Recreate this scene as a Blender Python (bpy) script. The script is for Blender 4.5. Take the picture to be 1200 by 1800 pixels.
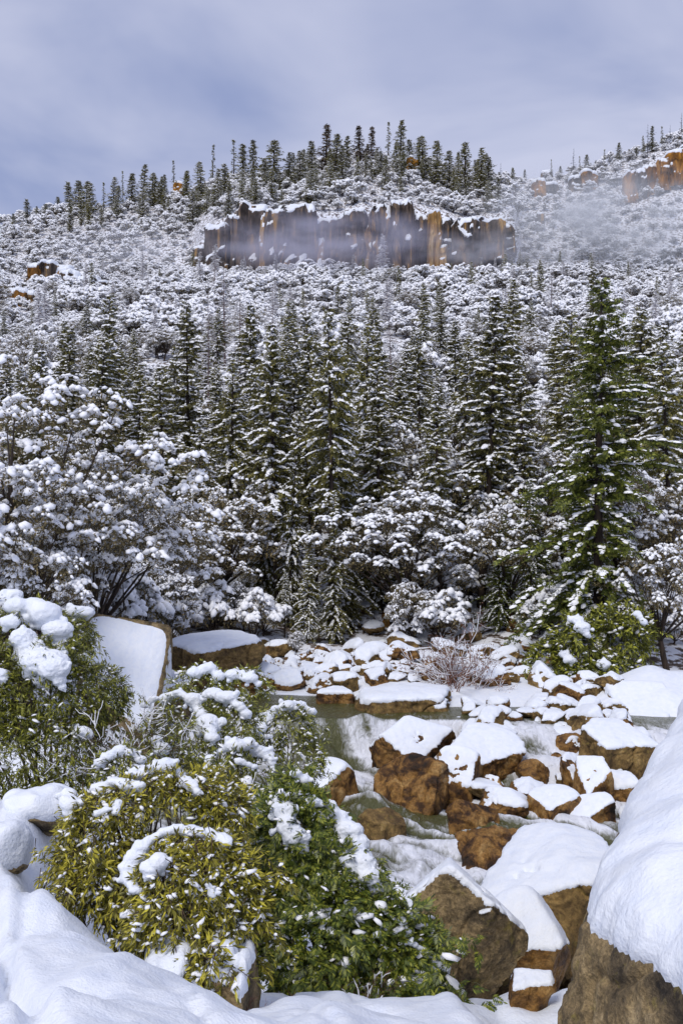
import bpy, math, random
import numpy as np
from mathutils import Vector

# ------------------------------------------------------------------ camera, sky, sun, exposure
SC = bpy.context.scene
for o in list(bpy.data.objects):
    bpy.data.objects.remove(o, do_unlink=True)
COL = SC.collection
R = math.radians
F = 1750.0                                     # focal length in photograph pixels (1200 x 1800)

cam_d = bpy.data.cameras.new('camera')
cam = bpy.data.objects.new('camera', cam_d)
COL.objects.link(cam)
cam.location = (0, 0, 0)
cam.rotation_euler = (R(90), 0, 0)
cam_d.sensor_fit = 'VERTICAL'
cam_d.sensor_height = 36.0
cam_d.lens = 35.0
cam_d.clip_start = 0.1
cam_d.clip_end = 4000
SC.camera = cam

SUN_EL, SUN_AZ = R(52), R(205)                 # azimuth measured clockwise from +Y
world = bpy.data.worlds.new('World')
SC.world = world
world.use_nodes = True
wn, wl = world.node_tree.nodes, world.node_tree.links
wn.clear()
w_out = wn.new('ShaderNodeOutputWorld')
w_bg = wn.new('ShaderNodeBackground')
w_bg.inputs['Strength'].default_value = 0.1
sky = wn.new('ShaderNodeTexSky')
sky.sky_type = 'NISHITA'
sky.sun_disc = False
sky.sun_elevation = SUN_EL
sky.sun_rotation = SUN_AZ
tc = wn.new('ShaderNodeTexCoord')
mp = wn.new('ShaderNodeMapping')
mp.inputs['Scale'].default_value = (1.0, 1.0, 2.6)
mp.inputs['Rotation'].default_value = (0, R(14), R(20))
n1 = wn.new('ShaderNodeTexNoise')
n1.inputs['Scale'].default_value = 2.3
n1.inputs['Detail'].default_value = 5
n1.inputs['Roughness'].default_value = 0.5
n1.inputs['Distortion'].default_value = 0.4
cr = wn.new('ShaderNodeValToRGB')
cr.color_ramp.elements[0].position = 0.35
cr.color_ramp.elements[0].color = (1.45, 1.80, 3.15, 1)
cr.color_ramp.elements[1].position = 0.64
cr.color_ramp.elements[1].color = (3.40, 3.55, 4.55, 1)
mx = wn.new('ShaderNodeMix')
mx.data_type = 'RGBA'
mx.inputs['Factor'].default_value = 0.93       # thick cloud over a little clear sky
wl.new(tc.outputs['Generated'], mp.inputs['Vector'])
wl.new(mp.outputs['Vector'], n1.inputs['Vector'])
wl.new(n1.outputs['Fac'], cr.inputs['Fac'])
wl.new(sky.outputs['Color'], mx.inputs['A'])
wl.new(cr.outputs['Color'], mx.inputs['B'])
wl.new(mx.outputs['Result'], w_bg.inputs['Color'])
wl.new(w_bg.outputs['Background'], w_out.inputs['Surface'])

sun_d = bpy.data.lights.new('sun', 'SUN')
sun_d.energy = 1.25
sun_d.angle = R(20)
sun_d.color = (1.0, 0.95, 0.88)
sun = bpy.data.objects.new('sun', sun_d)
COL.objects.link(sun)
sd = Vector((math.sin(SUN_AZ) * math.cos(SUN_EL), math.cos(SUN_AZ) * math.cos(SUN_EL), math.sin(SUN_EL)))
sun.rotation_euler = sd.to_track_quat('Z', 'Y').to_euler()
sun.location = (0, 0, 60)

SC.view_settings.view_transform = 'Standard'
SC.view_settings.look = 'None'
SC.view_settings.gamma = 1
SC.view_settings.use_curve_mapping = False
SC.view_settings.exposure = 0.8
SC.render.engine = 'CYCLES'
SC.cycles.use_denoising = True
SC.cycles.max_bounces = 4
SC.cycles.diffuse_bounces = 3
SC.cycles.glossy_bounces = 2
SC.cycles.transmission_bounces = 2
SC.cycles.volume_bounces = 1
SC.cycles.volume_step_rate = 2.0
SC.cycles.volume_max_steps = 96
SC.cycles.caustics_reflective = False
SC.cycles.caustics_refractive = False

# ------------------------------------------------------------------ helpers: noise, mesh, tags
def _hash(i, j, k, s):
    with np.errstate(over='ignore'):
        n = (i * np.int64(374761393) + j * np.int64(668265263) + k * np.int64(2147483647) + np.int64(s) * np.int64(974711)) & 0xffffffff
        n = ((n ^ (n >> 13)) * 1274126177) & 0xffffffff
        n = ((n ^ (n >> 16)) * 2246822519) & 0xffffffff
        n = n ^ (n >> 15)
    return n / 4294967295.0

def vnoise(P, seed=0):
    P = np.asarray(P, float)
    I = np.floor(P).astype(np.int64)
    f = P - I
    f = f * f * (3 - 2 * f)
    i, j, k = I[..., 0], I[..., 1], I[..., 2]
    fx, fy, fz = f[..., 0], f[..., 1], f[..., 2]
    def L(a, b, t): return a + (b - a) * t
    x00 = L(_hash(i, j, k, seed), _hash(i + 1, j, k, seed), fx)
    x10 = L(_hash(i, j + 1, k, seed), _hash(i + 1, j + 1, k, seed), fx)
    x01 = L(_hash(i, j, k + 1, seed), _hash(i + 1, j, k + 1, seed), fx)
    x11 = L(_hash(i, j + 1, k + 1, seed), _hash(i + 1, j + 1, k + 1, seed), fx)
    return L(L(x00, x10, fy), L(x01, x11, fy), fz) * 2 - 1

def fbm(P, oct=4, seed=0, gain=0.5):
    P = np.asarray(P, float)
    a, s, out = 1.0, 0.0, 0.0
    for o in range(oct):
        out = out + a * vnoise(P * (2.03 ** o) + 7.3 * o, seed + o)
        s += a
        a *= gain
    return out / s

def sstep(a, b, x):
    t = np.clip((np.asarray(x, float) - a) / (b - a), 0, 1)
    return t * t * (3 - 2 * t)

def mk(name, V, Fs, mats, mi=None, smooth=True):
    """Fs: (n,3) or (n,4) index array, or a list of such arrays; mi: matching material indices."""
    if not isinstance(Fs, (list, tuple)):
        Fs = [Fs]
        mi = None if mi is None else [mi]
    me = bpy.data.meshes.new(name)
    V = np.asarray(V, np.float32)
    me.vertices.add(len(V))
    me.vertices.foreach_set('co', V.ravel())
    Fs2 = [np.asarray(f, np.int32) for f in Fs]
    keep = [i for i, f in enumerate(Fs2) if len(f)]
    Fs2 = [Fs2[i] for i in keep]
    loops = np.concatenate([f.ravel() for f in Fs2])
    starts, off = [], 0
    for f in Fs2:
        n = f.shape[1]
        starts.append(off + np.arange(len(f), dtype=np.int32) * n)
        off += f.size
    starts = np.concatenate(starts).astype(np.int32)
    me.loops.add(len(loops))
    me.loops.foreach_set('vertex_index', loops)
    me.polygons.add(len(starts))
    me.polygons.foreach_set('loop_start', starts)
    if mi is not None:
        m = np.concatenate([np.broadcast_to(np.asarray(mi[i], np.int32), (len(Fs[i]),)) for i in keep]).astype(np.int32)
        me.polygons.foreach_set('material_index', m)
    me.polygons.foreach_set('use_smooth', np.full(len(starts), bool(smooth)))
    for m in (mats if isinstance(mats, (list, tuple)) else [mats]):
        me.materials.append(m)
    me.update(calc_edges=True)
    return me

def link(name, me, parent=None, loc=None):
    o = bpy.data.objects.new(name, me)
    COL.objects.link(o)
    if parent is not None:
        o.parent = parent
    if loc is not None:
        o.location = loc
    return o

def tag(o, label=None, cat=None, group=None, kind=None):
    if label: o['label'] = label
    if cat: o['category'] = cat
    if group: o['group'] = group
    if kind: o['kind'] = kind
    return o

class Acc:
    """collects triangles"""
    def __init__(self):
        self.V, self.T, self.n = [], [], 0
    def add(self, V, T):
        V = np.asarray(V, float)
        if not len(V): return
        self.V.append(V)
        self.T.append(np.asarray(T, np.int64) + self.n)
        self.n += len(V)
    def get(self):
        if not self.V: return np.zeros((0, 3)), np.zeros((0, 3), int)
        return np.concatenate(self.V), np.concatenate(self.T)

def inst(TV, TF, pos, X, Y, Z):
    """copies of a template: template axes x,y,z go to the (scaled) vectors X,Y,Z of each copy"""
    k, n = len(pos), len(TV)
    V = (TV[None, :, 0:1] * X[:, None, :] + TV[None, :, 1:2] * Y[:, None, :] + TV[None, :, 2:3] * Z[:, None, :]) + pos[:, None, :]
    T = TF[None] + (np.arange(k) * n)[:, None, None]
    return V.reshape(-1, 3), T.reshape(-1, 3)

def unit(v):
    v = np.asarray(v, float)
    return v / np.maximum(np.linalg.norm(v, axis=-1, keepdims=True), 1e-9)

def frames(D, up=(0, 0, 1)):
    """y axis along D, z towards up"""
    Y = unit(D)
    X = np.cross(Y, np.broadcast_to(np.asarray(up, float), Y.shape))
    bad = np.linalg.norm(X, axis=-1) < 1e-3
    X[bad] = (1, 0, 0)
    X = unit(X)
    return X, Y, np.cross(X, Y)

def tube(acc, pts, rad, sides=5):
    pts = np.asarray(pts, float)
    n = len(pts)
    rad = np.broadcast_to(np.asarray(rad, float), (n,))
    D = np.gradient(pts, axis=0)
    X, Y, Z = frames(D, (0.31, 0.17, 0.93) if abs(unit(pts[-1] - pts[0])[2]) < 0.9 else (1, 0.2, 0))
    a = np.arange(sides) / sides * 2 * math.pi
    V = pts[:, None] + rad[:, None, None] * (np.cos(a)[None, :, None] * X[:, None] + np.sin(a)[None, :, None] * Z[:, None])
    T = []
    for i in range(n - 1):
        for s in range(sides):
            b, c = i * sides + s, i * sides + (s + 1) % sides
            T += [(b, c, c + sides), (b, c + sides, b + sides)]
    acc.add(V.reshape(-1, 3), T)

_ico = {}
def ico(sub):
    if sub not in _ico:
        import bmesh
        bm = bmesh.new()
        bmesh.ops.create_icosphere(bm, subdivisions=sub, radius=1)
        V = np.array([v.co[:] for v in bm.verts])
        T = np.array([[v.index for v in f.verts] for f in bm.faces])
        bm.free()
        _ico[sub] = (V, T)
    return _ico[sub]

def lumps(sub, n, seed, amp=0.3, flat=0.7, freq=1.3):
    out = []
    V, T = ico(sub)
    for s in range(n):
        r = 1 + amp * fbm(V * freq + s * 11.7, 2, seed + s)
        W = V * r[:, None]
        W[:, 2] = np.where(W[:, 2] < 0, W[:, 2] * 0.45, W[:, 2]) * flat
        out.append((W, T))
    return out

# dome: a snow cushion of 20 triangles
def dome(sides=6):
    a = np.arange(sides) / sides * 2 * math.pi
    V = np.concatenate([np.c_[np.cos(a), np.sin(a), np.zeros(sides) - 0.15], np.c_[0.8 * np.cos(a + .3), 0.8 * np.sin(a + .3), np.zeros(sides) + 0.6], [[0, 0, 1]]])
    T = []
    for s in range(sides):
        t = (s + 1) % sides
        T += [(s, t, t + sides), (s, t + sides, s + sides), (s + sides, t + sides, 2 * sides)]
    return V, np.array(T)
DOME = dome()

def P(px, py, d):
    return np.array([(px - 600) / F * d, d, (900 - py) / F * d])

# ------------------------------------------------------------------ materials
def mat(name):
    m = bpy.data.materials.new(name)
    m.use_nodes = True
    nt = m.node_tree
    b = nt.nodes['Principled BSDF']
    return m, nt.nodes, nt.links, b

def N(nodes, typ, **kw):
    n = nodes.new(typ)
    for k, v in kw.items():
        if k in n.inputs.keys():
            n.inputs[k].default_value = v
        else:
            setattr(n, k, v)
    return n

def ramp(nodes, stops):
    r = nodes.new('ShaderNodeValToRGB')
    e = r.color_ramp.elements
    while len(e) < len(stops):
        e.new(0.5)
    for i, (p, c) in enumerate(stops):
        e[i].position = p
        e[i].color = (*c, 1)
    return r

def m_snow(name='snow', bump=0.25, scale=9.0, fine=55.0):
    m, n, l, b = mat(name)
    b.inputs['Roughness'].default_value = 0.55
    b.inputs['Specular IOR Level'].default_value = 0.25
    t = n.new('ShaderNodeTexCoord')
    a = N(n, 'ShaderNodeTexNoise', Scale=scale, Detail=4.0, Roughness=0.6)
    f = N(n, 'ShaderNodeTexNoise', Scale=fine, Detail=2.0)
    l.new(t.outputs['Object'], a.inputs['Vector'])
    l.new(t.outputs['Object'], f.inputs['Vector'])
    r = ramp(n, [(0.25, (0.74, 0.79, 0.89)), (0.6, (0.83, 0.86, 0.91))])
    l.new(a.outputs['Fac'], r.inputs['Fac'])
    l.new(r.outputs['Color'], b.inputs['Base Color'])
    ad = N(n, 'ShaderNodeMath', operation='MULTIPLY_ADD')
    ad.inputs[1].default_value = 0.25
    l.new(f.outputs['Fac'], ad.inputs[0])
    l.new(a.outputs['Fac'], ad.inputs[2])
    bp = N(n, 'ShaderNodeBump', Strength=bump, Distance=0.06)
    l.new(ad.outputs[0], bp.inputs['Height'])
    l.new(bp.outputs['Normal'], b.inputs['Normal'])
    return m

def m_plain_snow(name):
    m, n, l, b = mat(name)
    b.inputs['Base Color'].default_value = (0.93, 0.94, 0.97, 1)
    b.inputs['Roughness'].default_value = 0.6
    b.inputs['Specular IOR Level'].default_value = 0.2
    return m

def m_foliage(name, c0, c1, c2, obj_var=0.35, rough=0.5):
    m, n, l, b = mat(name)
    g = n.new('ShaderNodeNewGeometry')
    r = ramp(n, [(0.0, c0), (0.55, c1), (1.0, c2)])
    l.new(g.outputs['Random Per Island'], r.inputs['Fac'])
    oi = n.new('ShaderNodeObjectInfo')
    hv = n.new('ShaderNodeHueSaturation')
    mr = N(n, 'ShaderNodeMapRange')
    mr.inputs['To Min'].default_value = 1 - obj_var
    mr.inputs['To Max'].default_value = 1 + obj_var
    l.new(oi.outputs['Random'], mr.inputs['Value'])
    l.new(mr.outputs['Result'], hv.inputs['Value'])
    l.new(r.outputs['Color'], hv.inputs['Color'])
    l.new(hv.outputs['Color'], b.inputs['Base Color'])
    b.inputs['Roughness'].default_value = rough
    b.inputs['Specular IOR Level'].default_value = 0.3
    return m

def m_bark(name, c0, c1, sc=6.0):
    m, n, l, b = mat(name)
    t = n.new('ShaderNodeTexCoord')
    mp_ = N(n, 'ShaderNodeMapping')
    mp_.inputs['Scale'].default_value = (1, 1, 0.25)
    a = N(n, 'ShaderNodeTexNoise', Scale=sc, Detail=4.0)
    l.new(t.outputs['Object'], mp_.inputs['Vector'])
    l.new(mp_.outputs['Vector'], a.inputs['Vector'])
    r = ramp(n, [(0.35, c0), (0.7, c1)])
    l.new(a.outputs['Fac'], r.inputs['Fac'])
    l.new(r.outputs['Color'], b.inputs['Base Color'])
    b.inputs['Roughness'].default_value = 0.85
    return m

def m_rock(name, stops, scale=1.0, lichen=None, wet=0.0, speck=0.35, bump=0.5, stretch=(1, 1, 1)):
    m, n, l, b = mat(name)
    t = n.new('ShaderNodeTexCoord')
    oi = n.new('ShaderNodeObjectInfo')
    va = N(n, 'ShaderNodeVectorMath', operation='ADD')
    sc = N(n, 'ShaderNodeVectorMath', operation='SCALE')
    sc.inputs['Scale'].default_value = 37.0
    cx = n.new('ShaderNodeCombineXYZ')
    for i in range(3):
        l.new(oi.outputs['Random'], cx.inputs[i])
    l.new(cx.outputs[0], sc.inputs[0])
    mp_ = N(n, 'ShaderNodeMapping')
    mp_.inputs['Scale'].default_value = stretch
    l.new(t.outputs['Object'], mp_.inputs['Vector'])
    l.new(mp_.outputs['Vector'], va.inputs[0])
    l.new(sc.outputs[0], va.inputs[1])
    a = N(n, 'ShaderNodeTexNoise', Scale=1.3 * scale, Detail=7.0, Roughness=0.62, Distortion=0.5)
    l.new(va.outputs[0], a.inputs['Vector'])
    r = ramp(n, stops)
    l.new(a.outputs['Fac'], r.inputs['Fac'])
    col = r.outputs['Color']
    # crystals / grain
    s_ = N(n, 'ShaderNodeTexNoise', Scale=26.0 * scale, Detail=3.0, Roughness=0.7)
    l.new(va.outputs[0], s_.inputs['Vector'])
    sr = ramp(n, [(0.35, (0.45, 0.45, 0.45)), (0.65, (1.35, 1.35, 1.35))])
    l.new(s_.outputs['Fac'], sr.inputs['Fac'])
    mm = N(n, 'ShaderNodeMix', data_type='RGBA', blend_type='MULTIPLY')
    mm.inputs['Factor'].default_value = speck
    l.new(col, mm.inputs['A'])
    l.new(sr.outputs['Color'], mm.inputs['B'])
    col = mm.outputs['Result']
    mo = N(n, 'ShaderNodeTexNoise', Scale=6.5 * scale, Detail=5.0, Roughness=0.7, Distortion=0.8)
    l.new(va.outputs[0], mo.inputs['Vector'])
    mo_r = ramp(n, [(0.36, (0.42, 0.40, 0.38)), (0.60, (1.25, 1.22, 1.15))])
    l.new(mo.outputs['Fac'], mo_r.inputs['Fac'])
    m3 = N(n, 'ShaderNodeMix', data_type='RGBA', blend_type='MULTIPLY')
    m3.inputs['Factor'].default_value = 0.7
    l.new(col, m3.inputs['A']); l.new(mo_r.outputs['Color'], m3.inputs['B'])
    col = m3.outputs['Result']
    if lichen:
        ln = N(n, 'ShaderNodeTexNoise', Scale=4.5 * scale, Detail=6.0, Roughness=0.7)
        l.new(va.outputs[0], ln.inputs['Vector'])
        lr = ramp(n, [(0.56, (0, 0, 0)), (0.72, (.8, .8, .8))])
        l.new(ln.outputs['Fac'], lr.inputs['Fac'])
        m2 = N(n, 'ShaderNodeMix', data_type='RGBA')
        m2.inputs['B'].default_value = (*lichen, 1)
        l.new(lr.outputs['Color'], m2.inputs['Factor'])
        l.new(col, m2.inputs['A'])
        col = m2.outputs['Result']
    l.new(col, b.inputs['Base Color'])
    b.inputs['Roughness'].default_value = 0.85 - 0.45 * wet
    b.inputs['Specular IOR Level'].default_value = 0.3
    bp = N(n, 'ShaderNodeBump', Strength=bump, Distance=0.08)
    ad = N(n, 'ShaderNodeMath', operation='MULTIPLY_ADD')
    ad.inputs[1].default_value = 0.3
    l.new(s_.outputs['Fac'], ad.inputs[0])
    l.new(a.outputs['Fac'], ad.inputs[2])
    l.new(ad.outputs[0], bp.inputs['Height'])
    l.new(bp.outputs['Normal'], b.inputs['Normal'])
    return m

M = {}
M['snow'] = m_snow('snow', 0.5, 5.0, 60.0)
M['cap_snow'] = m_snow('cap_snow', 0.55, 5.0, 36.0)
M['tree_snow'] = m_plain_snow('tree_snow')
M['needle'] = m_foliage('needle', (0.055, 0.053, 0.015), (0.14, 0.13, 0.033), (0.26, 0.23, 0.065), 0.3)
M['needle_bright'] = m_foliage('needle_bright', (0.035, 0.048, 0.009), (0.100, 0.120, 0.018), (0.22, 0.23, 0.04), 0.2)
M['needle_brown'] = m_foliage('needle_brown', (0.05, 0.03, 0.012), (0.11, 0.065, 0.022), (0.17, 0.11, 0.04), 0.2)
M['oak'] = m_foliage('oak', (0.055, 0.044, 0.02), (0.14, 0.11, 0.046), (0.27, 0.21, 0.10), 0.3)
M['bay'] = m_foliage('bay', (0.040, 0.040, 0.008), (0.19, 0.17, 0.016), (0.50, 0.44, 0.045), 0.12, 0.4)
M['bay_green'] = m_foliage('bay_green', (0.035, 0.042, 0.008), (0.14, 0.15, 0.020), (0.38, 0.38, 0.05), 0.12, 0.4)
M['cedar'] = m_foliage('cedar', (0.022, 0.036, 0.008), (0.085, 0.115, 0.014), (0.27, 0.28, 0.035), 0.1, 0.42)
M['bark'] = m_bark('bark', (0.018, 0.012, 0.009), (0.07, 0.045, 0.03))
M['bark_pink'] = m_bark('bark_pink', (0.09, 0.06, 0.06), (0.22, 0.16, 0.16))
M['bark_char'] = m_bark('bark_char', (0.012, 0.012, 0.014), (0.05, 0.045, 0.05))
M['twig'] = m_bark('twig', (0.05, 0.03, 0.018), (0.13, 0.08, 0.05), 12)
M['twig_red'] = m_bark('twig_red', (0.13, 0.055, 0.035), (0.30, 0.15, 0.10), 14)
M['rock_brown'] = m_rock('rock_brown', [(0.32, (0.014, 0.008, 0.004)), (0.43, (0.075, 0.034, 0.010)), (0.54, (0.27, 0.14, 0.036)), (0.70, (0.44, 0.28, 0.11))], 1.5, None, 0.6, 0.5, 0.9)
M['rock_ochre'] = m_rock('rock_ochre', [(0.30, (0.035, 0.022, 0.012)), (0.46, (0.13, 0.082, 0.032)), (0.60, (0.27, 0.175, 0.062)), (0.75, (0.40, 0.29, 0.14))], 1.5, (0.26, 0.20, 0.045), 0.1)
M['rock_grey'] = m_rock('rock_grey', [(0.34, (0.030, 0.024, 0.018)), (0.44, (0.13, 0.098, 0.058)), (0.56, (0.28, 0.205, 0.105)), (0.72, (0.42, 0.33, 0.20))], 1.5, (0.27, 0.215, 0.05), 0.0, 0.7, 0.8)
M['rock_cliff'] = m_rock('rock_cliff', [(0.34, (0.014, 0.011, 0.011)), (0.47, (0.055, 0.042, 0.036)), (0.57, (0.14, 0.105, 0.085)), (0.65, (0.38, 0.22, 0.06)), (0.78, (0.45, 0.34, 0.20))], 0.4, None, 0.0, 0.4, 0.6, (1, 1, 0.12))
M['rock_gold'] = m_rock('rock_gold', [(0.30, (0.10, 0.055, 0.02)), (0.46, (0.33, 0.19, 0.065)), (0.60, (0.46, 0.31, 0.14)), (0.76, (0.52, 0.42, 0.27))], 0.45, None, 0.0, 0.4, 0.6, (1, 1, 0.10))
M['rock_orange'] = m_rock('rock_orange', [(0.30, (0.04, 0.022, 0.010)), (0.45, (0.19, 0.085, 0.018)), (0.60, (0.45, 0.21, 0.03)), (0.78, (0.42, 0.28, 0.12))], 0.3, None, 0.0, 0.4, 0.6, (1, 1, 0.3))

# ------------------------------------------------------------------ terrain
CENTER = np.array([(-8, -1.75), (2.0, -1.8), (3.5, -2.15), (5, -2.62), (7, -3.45), (9, -4.40), (10.3, -5.0), (11.6, -5.8), (15, -7.2), (20, -8.6), (24, -9.8), (30, -10.2), (38, -10.1), (40, -9.2), (41.5, -8.0), (44, -7.5), (50, -7.3), (56, -6.9), (62, -5.5)])
LEFT = np.array([(-8, -1.75), (2.0, -1.78), (4, -2.12), (5.2, -2.52), (6.8, -2.82), (9, -3.0), (12, -3.4), (15, -4.9), (20, -7.0), (24, -8.6), (30, -9.3), (38, -9.2), (41, -8.6), (43, -7.7), (46, -7.4), (50, -7.2), (56, -6.7), (62, -5.5)])
HD = np.array([62, 80, 100, 130, 170, 220, 285.0])
HY = np.array([1055, 905, 795, 685, 598, 532, 480.0])
RIDGE_PX = np.array([-2500, -600, 0, 100, 200, 330, 450, 560, 640, 720, 800, 900, 1000, 1060, 1120, 1200, 1500, 3600])
RIDGE_PY = np.array([480, 430, 398, 383, 360, 343, 318, 295, 270, 283, 308, 316, 306, 292, 272, 240, 180, 150])
CL_PX = np.array([340, 352, 372, 400, 430, 455, 475, 492, 515, 545, 570, 600, 640, 660, 690, 720, 750, 780, 800, 830, 860, 885, 905, 915])
CL_PY = np.array([455, 430, 398, 384, 362, 360, 366, 388, 372, 370, 384, 380, 366, 378, 362, 368, 372, 378, 388, 390, 386, 376, 392, 450])

def H(x, y):
    x = np.asarray(x, float); y = np.asarray(y, float)
    x, y = np.broadcast_arrays(x, y)
    zc = np.interp(y + 2.6 * sstep(0.3, 2.2, x) * sstep(34, 37, y) * sstep(50, 44, y), CENTER[:, 0], CENTER[:, 1])
    zl = np.interp(y, LEFT[:, 0], LEFT[:, 1])
    x0_ = np.interp(y, [4, 6, 7, 8.5, 11], [-.45, -.75, -1.45, -2.5, -2.9])
    w = sstep(0.5, -0.6, x - x0_)
    z = zc + (zl - zc) * w
    # banks beside the river
    z = z - 0.7 * sstep(.75, 1.5, x) * sstep(9.5, 7.2, y) * sstep(2, 4, y)
    z = z + 0.8 * sstep(8.0, 12.5, x) * sstep(24, 28, y) * sstep(46, 41, y)
    z = z + 1.6 * sstep(-6.5, -10, x) * sstep(28, 33, y) * sstep(48, 44, y)
    z = z + 0.9 * fbm(np.stack([x / 5, y / 5, 0 * x], -1), 3, 5) * sstep(40, 50, y) * sstep(75, 60, y)
    z = z + (0.55 * fbm(np.stack([x / 2.2, y / 2.2, 0 * x], -1), 3, 8)) * sstep(8, 10, x) * sstep(30, 34, y) * sstep(52, 46, y)
    # snow bank lumps
    near = sstep(26, 12, y)
    P2 = np.stack([x, y, 0 * x], -1)
    z = z + near * (0.16 * fbm(P2 / 1.1, 3, 21) + 0.11 * fbm(P2 / np.array([0.45, 0.45, 1]), 3, 23) + 0.05 * np.maximum(0, vnoise(P2 / 0.22, 25)) * (w * .8 + .2)) * sstep(1.0, 3.5, y)
    ridge_ = np.abs(vnoise(np.stack([x / 0.8 + y / 2.0, y / 3.0 - x / 3, 0 * x], -1), 31))
    z = z - near * (.3 + .7 * w) * 0.13 * sstep(0.26, 0.0, ridge_) * sstep(1.5, 3.5, y)
    rid2 = np.abs(vnoise(np.stack([x / 0.33 + y / 1.1, y / 1.4 - x / 2, 0 * x], -1), 37))
    z = z - near * 0.045 * sstep(0.3, 0.0, rid2) * sstep(1.5, 3.5, y)
    # the hill
    d = np.maximum(y, 1.0)
    px = 600 + F * x / d
    yb = np.interp(d, HD, HY)
    zh = (900 - yb) / F * d
    cw = sstep(333, 350, px) * sstep(918, 903, px)
    ytop = np.interp(px, CL_PX, CL_PY)
    zb = (900 - 480) / F * 285
    y289 = 476 + (ytop - 476) * cw
    z289 = (900 - y289) / F * 290
    zr = (900 - np.interp(px, RIDGE_PX, RIDGE_PY)) / F * 360
    zz = np.where(d < 285, zh, np.where(d < 290, zb + (z289 - zb) * sstep(287.2, 290, d), 0))
    t = np.clip((d - 290) / 70, 0, 1)
    up = z289 + (zr - z289) * (0.82 * t + 0.18 * np.sin(t * math.pi / 2))
    down = zr - (np.maximum(d - 360, 0)) * 0.25
    zz = np.where(d >= 290, np.where(d < 360, up, down), zz)
    bumps = 1.6 * fbm(P2 / 22, 3, 41) * sstep(70, 130, d) * sstep(360, 330, d)
    zz = zz + bumps * (1 - cw * sstep(262, 280, d) * sstep(310, 295, d))
    return np.where(y > 62, zz, z)

def ground_d(px, py, lo=44.0, hi=372.0):
    """distance at which the sight line of a photograph pixel meets the hill"""
    d = np.linspace(lo, hi, 900)
    x = (px - 600) / F * d
    ys = 900 - H(x, d) / d * F
    ok = np.nonzero(ys <= py)[0]
    return float(d[ok[0]]) if len(ok) else 358.0

def build_ground():
    rows = [-6, -3, -1.0]
    d = 0.8
    while d < 470:
        rows.append(d)
        d *= 1.016
        if 280 < d < 292: d = rows[-1] + 0.7
    rows += [520, 620, 800, 1200, 2000, 3000]
    rows = np.array(rows)
    u = np.concatenate([np.linspace(-3.2, -0.46, 30, endpoint=False), np.linspace(-0.46, 0.46, 250), np.linspace(0.46, 3.2, 31)[1:]])
    D, U = np.meshgrid(rows, u, indexing='ij')
    X = U * (np.maximum(D, 0) + 2.5)
    Z = H(X, D)
    Z = np.maximum(Z, -25) if False else Z
    V = np.stack([X, D, Z], -1).reshape(-1, 3)
    nr, nc = len(rows), len(u)
    i = np.arange(nr - 1)[:, None] * nc + np.arange(nc - 1)[None]
    Q = np.stack([i, i + 1, i + 1 + nc, i + nc], -1).reshape(-1, 4)
    yc = V[Q].mean(1)[:, 1]
    mi = (yc > 45).astype(int)
    # forest floor: snow broken by leaf litter and stone
    m, n, l, b = mat('forest_floor')
    t = n.new('ShaderNodeTexCoord')
    a = N(n, 'ShaderNodeTexNoise', Scale=1.3, Detail=7.0, Roughness=0.65)
    l.new(t.outputs['Object'], a.inputs['Vector'])
    r = ramp(n, [(0.40, (0.055, 0.035, 0.022)), (0.47, (0.16, 0.12, 0.09)), (0.50, (0.80, 0.82, 0.88))])
    l.new(a.outputs['Fac'], r.inputs['Fac'])
    l.new(r.outputs['Color'], b.inputs['Base Color'])
    b.inputs['Roughness'].default_value = 0.8
    bp = N(n, 'ShaderNodeBump', Strength=0.6, Distance=0.2)
    l.new(a.outputs['Fac'], bp.inputs['Height'])
    l.new(bp.outputs['Normal'], b.inputs['Normal'])
    o = link('ground', mk('ground', V, Q, [M['snow'], m], mi))
    tag(o, 'snow covered ground of the river bank and hillside', kind='structure')
build_ground()

# ------------------------------------------------------------------ river
W_UP, W_LO = -7.8, -9.05
def water_z(x, y):
    left = sstep(36.3, 37.5, y)
    right = sstep(31.0, 36.6, y)
    w = sstep(4.5, 5.7, x)
    f = left + (right - left) * w
    return W_LO + (W_UP - W_LO) * f, f

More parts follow.
